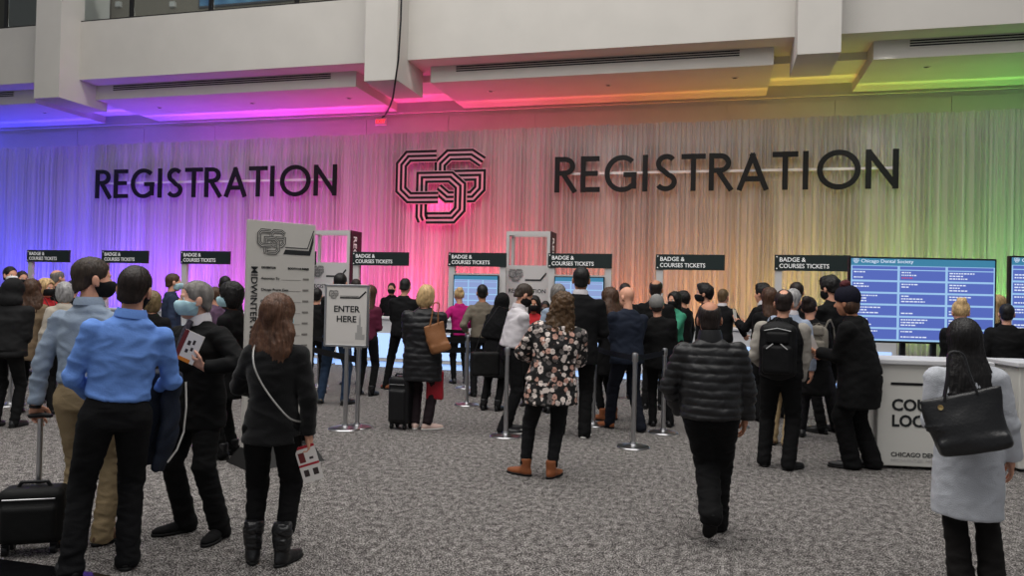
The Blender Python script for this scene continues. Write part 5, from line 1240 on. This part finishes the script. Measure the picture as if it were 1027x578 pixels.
def phone(label, Pp):
    c = (Pp['hand0'] + Pp['hand1']) / 2 + V3(0, 0, .03); f = Pp['M'].to_3x3() @ V3(0, 1, 0); r_ = Pp['M'].to_3x3() @ V3(1, 0, 0)
    M_ = Matrix((r_, f * .7 + V3(0, 0, -.7) * 1, r_.cross(f * .7 + V3(0, 0, -.7)))).transposed().to_4x4()
    t = thing('phone', label, 'phone', c); MB().box(-.037, .037, -.004, .004, -.075, .075, .003).xf(M_).build('case', m_black, t)
    MB().box(-.033, .033, -.0055, -.004, -.07, .07).xf(M_).build('display', emis('phone_screen', rgb(150, 170, 200), .6), t)
phone('small dark phone in the white shirted man\'s hands', P9); phone('small dark phone in the navy suited man\'s hands', P10)

# tote of the grey coat woman
def tote(label, Pp, x, y, z, w, hgt, dpt, m_, rz=0, tiltz=0, strap=.3, asym=0, clasp=False):
    t = local_thing('tote_bag', label, 'handbag', Pp)
    Rr = (Matrix.Rotation(rz, 3, 'Z') @ Matrix.Rotation(tiltz, 3, 'Y')); c = V3(x, y, z)
    L = lambda a, b_, d: c + Rr @ V3(a, b_, d)
    rt = Rr @ V3(1, 0, 0)
    f = s_loft([(L(0, 0, -hgt / 2), w * .46, dpt * .5), (L(0, 0, 0), w * .50, dpt * .42), (L(0, 0, hgt / 2), w * .54, dpt * .2)], rt, .02)
    f = s_union([s_inter(s_box(c, (w * .56, dpt * .55, hgt * .53), .02, Rr), f, .02), s_box(L(0, 0, -hgt * .38), (w * .46, dpt * .45, hgt * .12), .02, Rr)], .03)
    def ds(P): 
        Q = (P - A3(c)) @ np.array(Rr, f32)
        return .012 * np.sin(Q[:, 0] * 9 + Q[:, 2] * 12) * np.exp(-(Q[:, 2] / .2) ** 2) + .005 * snoise(P, 14, 3)
    sdf_obj('bag_body', s_disp(f, ds), .008, m_, t)
    for d in (-1, 1):
        a = L(-w * .22, d * dpt * .16, hgt / 2 - .02); b_ = L(w * .22, d * dpt * .16, hgt / 2 - .02); tt = c + V3(asym, 0, hgt / 2 + strap) 
        mid = [a, a.lerp(tt, .5) + V3(-.01, d * .01, 0), tt + V3(-.035, d * .012, -.02), tt + V3(0, d * .012, 0), tt + V3(.035, d * .012, -.02), b_.lerp(tt, .5) + V3(.01, d * .01, 0), b_]
        MB().tube(smooth_pts(mid), .007, 8).build('strap', m_, t, True)
    if clasp: MB().lathe([(.001, .0), (.014, .004), (.014, -.004), (.001, -.004)][::1], (0, 0, 0), 12).xf(Matrix.Translation(L(-w * .30, -dpt * .45, hgt * .36)) @ Matrix.Rotation(pi / 2, 4, 'X')).build('clasp', mat('gold_clasp', rgb(220, 190, 130), .3, 1.0), t)
    return t
tote('large black leather tote with a gold clasp on the grey coat woman\'s back', P6, -.06, -.25, .985, .37, .30, .16, leather_b, 0, radians(-16), .22, -.06, True)
tote('tan leather tote hanging on the blonde woman\'s right side', P8, .20, -.17, 1.10, .24, .32, .12, mat('tan_leather', rgb(138, 92, 58), .5, bump=.2, bscale=40, var=.08), radians(20), radians(-18), .24, -.02)
rb = local_thing('shopping_bag', 'small red bag hanging low beside the blonde woman', 'bag', P8)
sdf_obj('bag_body', s_disp(s_box((.16, .05, .52), (.10, .05, .17), .02), lambda P: .006 * snoise(P, 20)), .01, mat('red_bag', rgb(150, 26, 40), .5), rb)
MB().tube([(.10, .05, .68), (.13, .06, .9), (.16, .06, .93), (.19, .06, .9), (.22, .05, .68)], .006, 6).build('strap', mat('red_bag', rgb(150, 26, 40), .5), rb, True)
# crossbody strap of the banner reader
def crossbag(Pp):
    t = local_thing('crossbody_bag', 'small black crossbody bag with a pale strap over the velvet jacket', 'handbag', Pp)
    MB().tube(smooth_pts([(V3(*p) * Pp['s']) for p in ((-.07, .08, 1.43), (-.09, -.02, 1.45), (-.10, -.10, 1.40), (-.08, -.152, 1.30), (-.02, -.160, 1.18), (.07, -.165, 1.06), (.15, -.14, .97), (.21, -.02, .93), (.20, .10, .92))]), .0055, 6).build('strap', mat('pale_chain', rgb(180, 178, 174), .4, .6), t, True)
    sdf_obj('bag_body', s_box(V3(.17, .17, .86) * Pp['s'], (.07, .035, .08), .02), .008, leather_b, t)
crossbag(P4)
# backpacks
def backpack(label, Pp, m_, acc, w=.17, hh=.26, dp=.11, zc=1.20):
    t = local_thing('backpack', label, 'backpack', Pp); s = Pp['s']; y0 = -.16
    c = V3(0, y0 - dp, zc) * s
    f = s_union([s_ell(c, (w * 1.05 * s, dp * 1.05 * s, hh * 1.05 * s)), s_box(c, (w * s, dp * .85 * s, hh * .9 * s), .07 * s)], .03); f = s_inter(f, s_box(c, (w * s, dp * s, hh * s), .06 * s), .02)
    sdf_obj('main_pack', s_disp(f, lambda P: .004 * snoise(P, 22)), .010, m_, t)
    sdf_obj('front_pocket', s_disp(s_box(c + V3(0, -dp * .95, -.08) * s, (w * .78 * s, .045 * s, hh * .48 * s), .035), lambda P: .003 * snoise(P, 30)), .009, m_, t)
    sdf_obj('top_pocket', s_box(c + V3(0, -dp * .8, .12) * s, (w * .62 * s, .035 * s, .06 * s), .03), .009, m_, t)
    for x in (-1, 1):
        MB().tube([V3(x * .07, y0 - .02, zc + hh * .8) * s, V3(x * .09, -.10, 1.455) * s, V3(x * .10, .0, 1.47) * s, V3(x * .115, .13, 1.38) * s, V3(x * .13, .165, 1.2) * s, V3(x * .17, .08, 1.02) * s, V3(x * .15, y0 - .01, zc - hh * .8) * s], .020 * s, 8, .007 * s).build('shoulder_strap', m_, t, True)
        MB().tube([c + V3(x * w * .55, -dp * 1.35, .02) * s, c + V3(x * w * .2, -dp * 1.42, .07) * s], .005, 6).build('reflector', acc, t)
    MB().tube([c + V3(-.04, .04, hh * .95) * s, c + V3(0, .04, hh * 1.12) * s, c + V3(.04, .04, hh * .95) * s], .008, 8).build('grab_loop', m_, t, True)
    MB().tube([c + V3(-w * .7, -dp * 1.05, .19) * s, c + V3(0, -dp * 1.2, .215) * s, c + V3(w * .7, -dp * 1.05, .19) * s], .004, 6).build('zipper', acc, t)
backpack('large black backpack with pale reflective marks on the grey sleeved man', P12, cloth('pack_black', 13, 13, 15, rough=.6), mat('reflective_grey', rgb(190, 190, 190), .4), zc=1.17, hh=.28)
backpack('small beige grey backpack worn by the woman with the dark bun', P13, cloth('pack_beige', 128, 122, 112), mat('pack_trim', rgb(90, 84, 76), .6), w=.12, hh=.19, dp=.07, zc=1.22)
# shoulder bag of the white shirted man
sb = local_thing('briefcase', 'black soft briefcase hanging at the white shirted man\'s side', 'bag', P9)
sdf_obj('case', s_disp(s_box(V3(-.06, -.24, .80), (.06, .17, .14), .03), lambda P: .004 * snoise(P, 20)), .01, m_lug, sb)
MB().tube([V3(-.06, -.38, .9), V3(-.07, -.28, 1.2), V3(-.09, -.08, 1.475), V3(-.08, .06, 1.44), V3(-.09, -.02, 1.2), V3(-.07, -.1, .92)], .012, 6, .004).build('strap', m_lug, sb, True)
MB().box(-.13, -.122, -.28, -.22, .84, .856).build('buckle', m_steel, sb)
# lanyard
ld = local_thing('lanyard', 'dark lanyard with badge worn by the woman in red', 'lanyard', P17)
MB().tube([V3(-.06, -.02, 1.47), V3(-.075, .08, 1.42), V3(-.05, .155, 1.28), V3(0, .16, 1.14), V3(.05, .155, 1.28), V3(.075, .08, 1.42), V3(.06, -.02, 1.47)], .005, 6).build('cord', m_black, ld); MB().box(-.04, .04, .155, .16, 1.04, 1.14).build('badge', m_pap, ld)
# necktie of the overcoat man
tie = MB().tube([V3(0, .10, 1.475) * P3['s'], V3(0, .135, 1.42) * P3['s'], V3(0, .158, 1.34) * P3['s'], V3(0, .17, 1.27) * P3['s']], [.018, .022, .03, .032], 8).build('necktie', cloth('patterned_tie', 60, 56, 66, var=.5, vscale=60), P3['root'], True)
# wrist watch strap
wq = P1['W'][0]; d = (wq[2] - wq[1]).normalized(); 
MB().tube([(wq[2] - d * .012) * P1['s'], (wq[2] + d * .014) * P1['s']], .033, 16).build('watch_strap', m_black, P1['root'], True)
# equipment on the counters near the amber drape
pass

# small ticket printers standing on the counters
for px, where in ((744, 'behind the puffer jacket'), (690, 'past the green sweater'), (398, 'near the man in the black suit')):
    p = onY(px, 322, YS - .62); t = thing('ticket_printer', 'small black ticket printer on the glowing counter ' + where, 'printer', (p.x, YS - .62, cz), 0, 'ticket printers on the counters')
    MB().box(-.11, .11, -.10, .12, 0, .15, .02).build('housing', m_black, t); MB().box(-.07, .07, -.106, -.098, .08, .092).build('paper_slot', m_steel, t)
    MB().box(-.05, .05, -.13, -.10, .07, .075).build('ticket', m_pap, t)
UPW, WSH, SPW, HALL, HALL2, AMB, EXPO, PARL = 1000, 520, 60, 1400, 60, .25, 0.0, 1500
# ================================================================= LIGHT
def spot(name, loc, col, power, tgt, size=radians(70), blend=.8, r=.15):
    L = bpy.data.lights.new(name, 'SPOT'); L.energy = power; L.color = col[:3]; L.spot_size = size; L.spot_blend = blend; L.shadow_soft_size = r
    o = bpy.data.objects.new(name, L); COL.objects.link(o); o.location = loc
    o.rotation_euler = (Vector(tgt) - Vector(loc)).to_track_quat('-Z', 'Y').to_euler(); return o
def area(name, loc, col, power, sx, sy, tgt):
    L = bpy.data.lights.new(name, 'AREA'); L.shape = 'RECTANGLE'; L.size = sx; L.size_y = sy; L.energy = power; L.color = col[:3]
    o = bpy.data.objects.new(name, L); COL.objects.link(o); o.location = loc
    o.rotation_euler = (Vector(tgt) - Vector(loc)).to_track_quat('-Z', 'Y').to_euler(); return o
# colour along the drape, by picture column
stops = [(-120, (.03, .04, 1.0)), (0, (.04, .05, 1)), (100, (.10, .05, 1)), (190, (.26, .06, 1)), (260, (.75, .06, .95)), (330, (1, .05, .62)), (400, (1, .05, .34)), (480, (1, .06, .16)), (560, (1, .12, .06)), (640, (1, .27, .06)), (720, (1, .42, .06)), (800, (.95, .62, .08)), (870, (.7, .75, .12)), (950, (.30, .85, .12)), (1060, (.15, .85, .12)), (1200, (.1, .9, .3))]
def colour_at(px):
    for (a, ca), (b, cb_) in zip(stops[:-1], stops[1:]):
        if a <= px <= b:
            t = (px - a) / (b - a); return tuple(ca[i] + (cb_[i] - ca[i]) * t for i in range(3))
    return stops[-1][1]
N = 18
for i in range(N):
    px = -90 + 1230 * i / (N - 1)
    X = onY(px, 300, 20.0).x; cc = colour_at(px)
    spot('uplight', (X, 20.05, .15), cc, UPW * (1.6 if px < 330 else 1.0 if px < 560 else .32), (X, 20.42, 6), radians(66), .6, .12)
    k_ = 2.6 if px < 230 else 1.2 if px < 560 else .42 if px < 880 else .6
    spot('drape_wash', (X, 18.0, .12), cc, WSH * k_, (X, 19.5, 2.6), radians(96), 1.0, .15)
# white drape spots from high up
for px, py in ((870, 165), (440, 185), (620, 180), (250, 190)):
    t = onY(px, py, YC); spot('ceiling_spot', (t.x, 16.9, 7.0), (1, .96, .9), SPW * (1.5 if px > 800 else 1), t, radians(38), 1.0, .2)
area('emblem_halo', (em.location.x, YC - .16, em.location.z - .35), (1, .08, .30), 16, 1.5, .5, (em.location.x, YC, em.location.z - .45))
area('hall_and_fill_light', (-3, 4, 11), (1, .97, .93), HALL, 16, 10, (-3, 8, 0))
area('hall_and_fill_light', (-2, -4, 9), (1, .98, .95), HALL2, 14, 6, (-3, 14, 3))
area('hall_and_fill_light', (-4, 11, 18), (1, .97, .93), PARL, 22, 3, (-4, 17, 8.5))  # added fill from above to brighten the parapet front, not a hall lamp
wd = bpy.data.worlds.new('world'); scene.world = wd; wd.use_nodes = True
wd.node_tree.nodes['Background'].inputs[0].default_value = (.93, .96, 1, 1); wd.node_tree.nodes['Background'].inputs[1].default_value = AMB
vs = scene.view_settings; vs.view_transform = 'Standard'; vs.look = 'None'; vs.gamma = 1; vs.use_curve_mapping = False; vs.exposure = EXPO
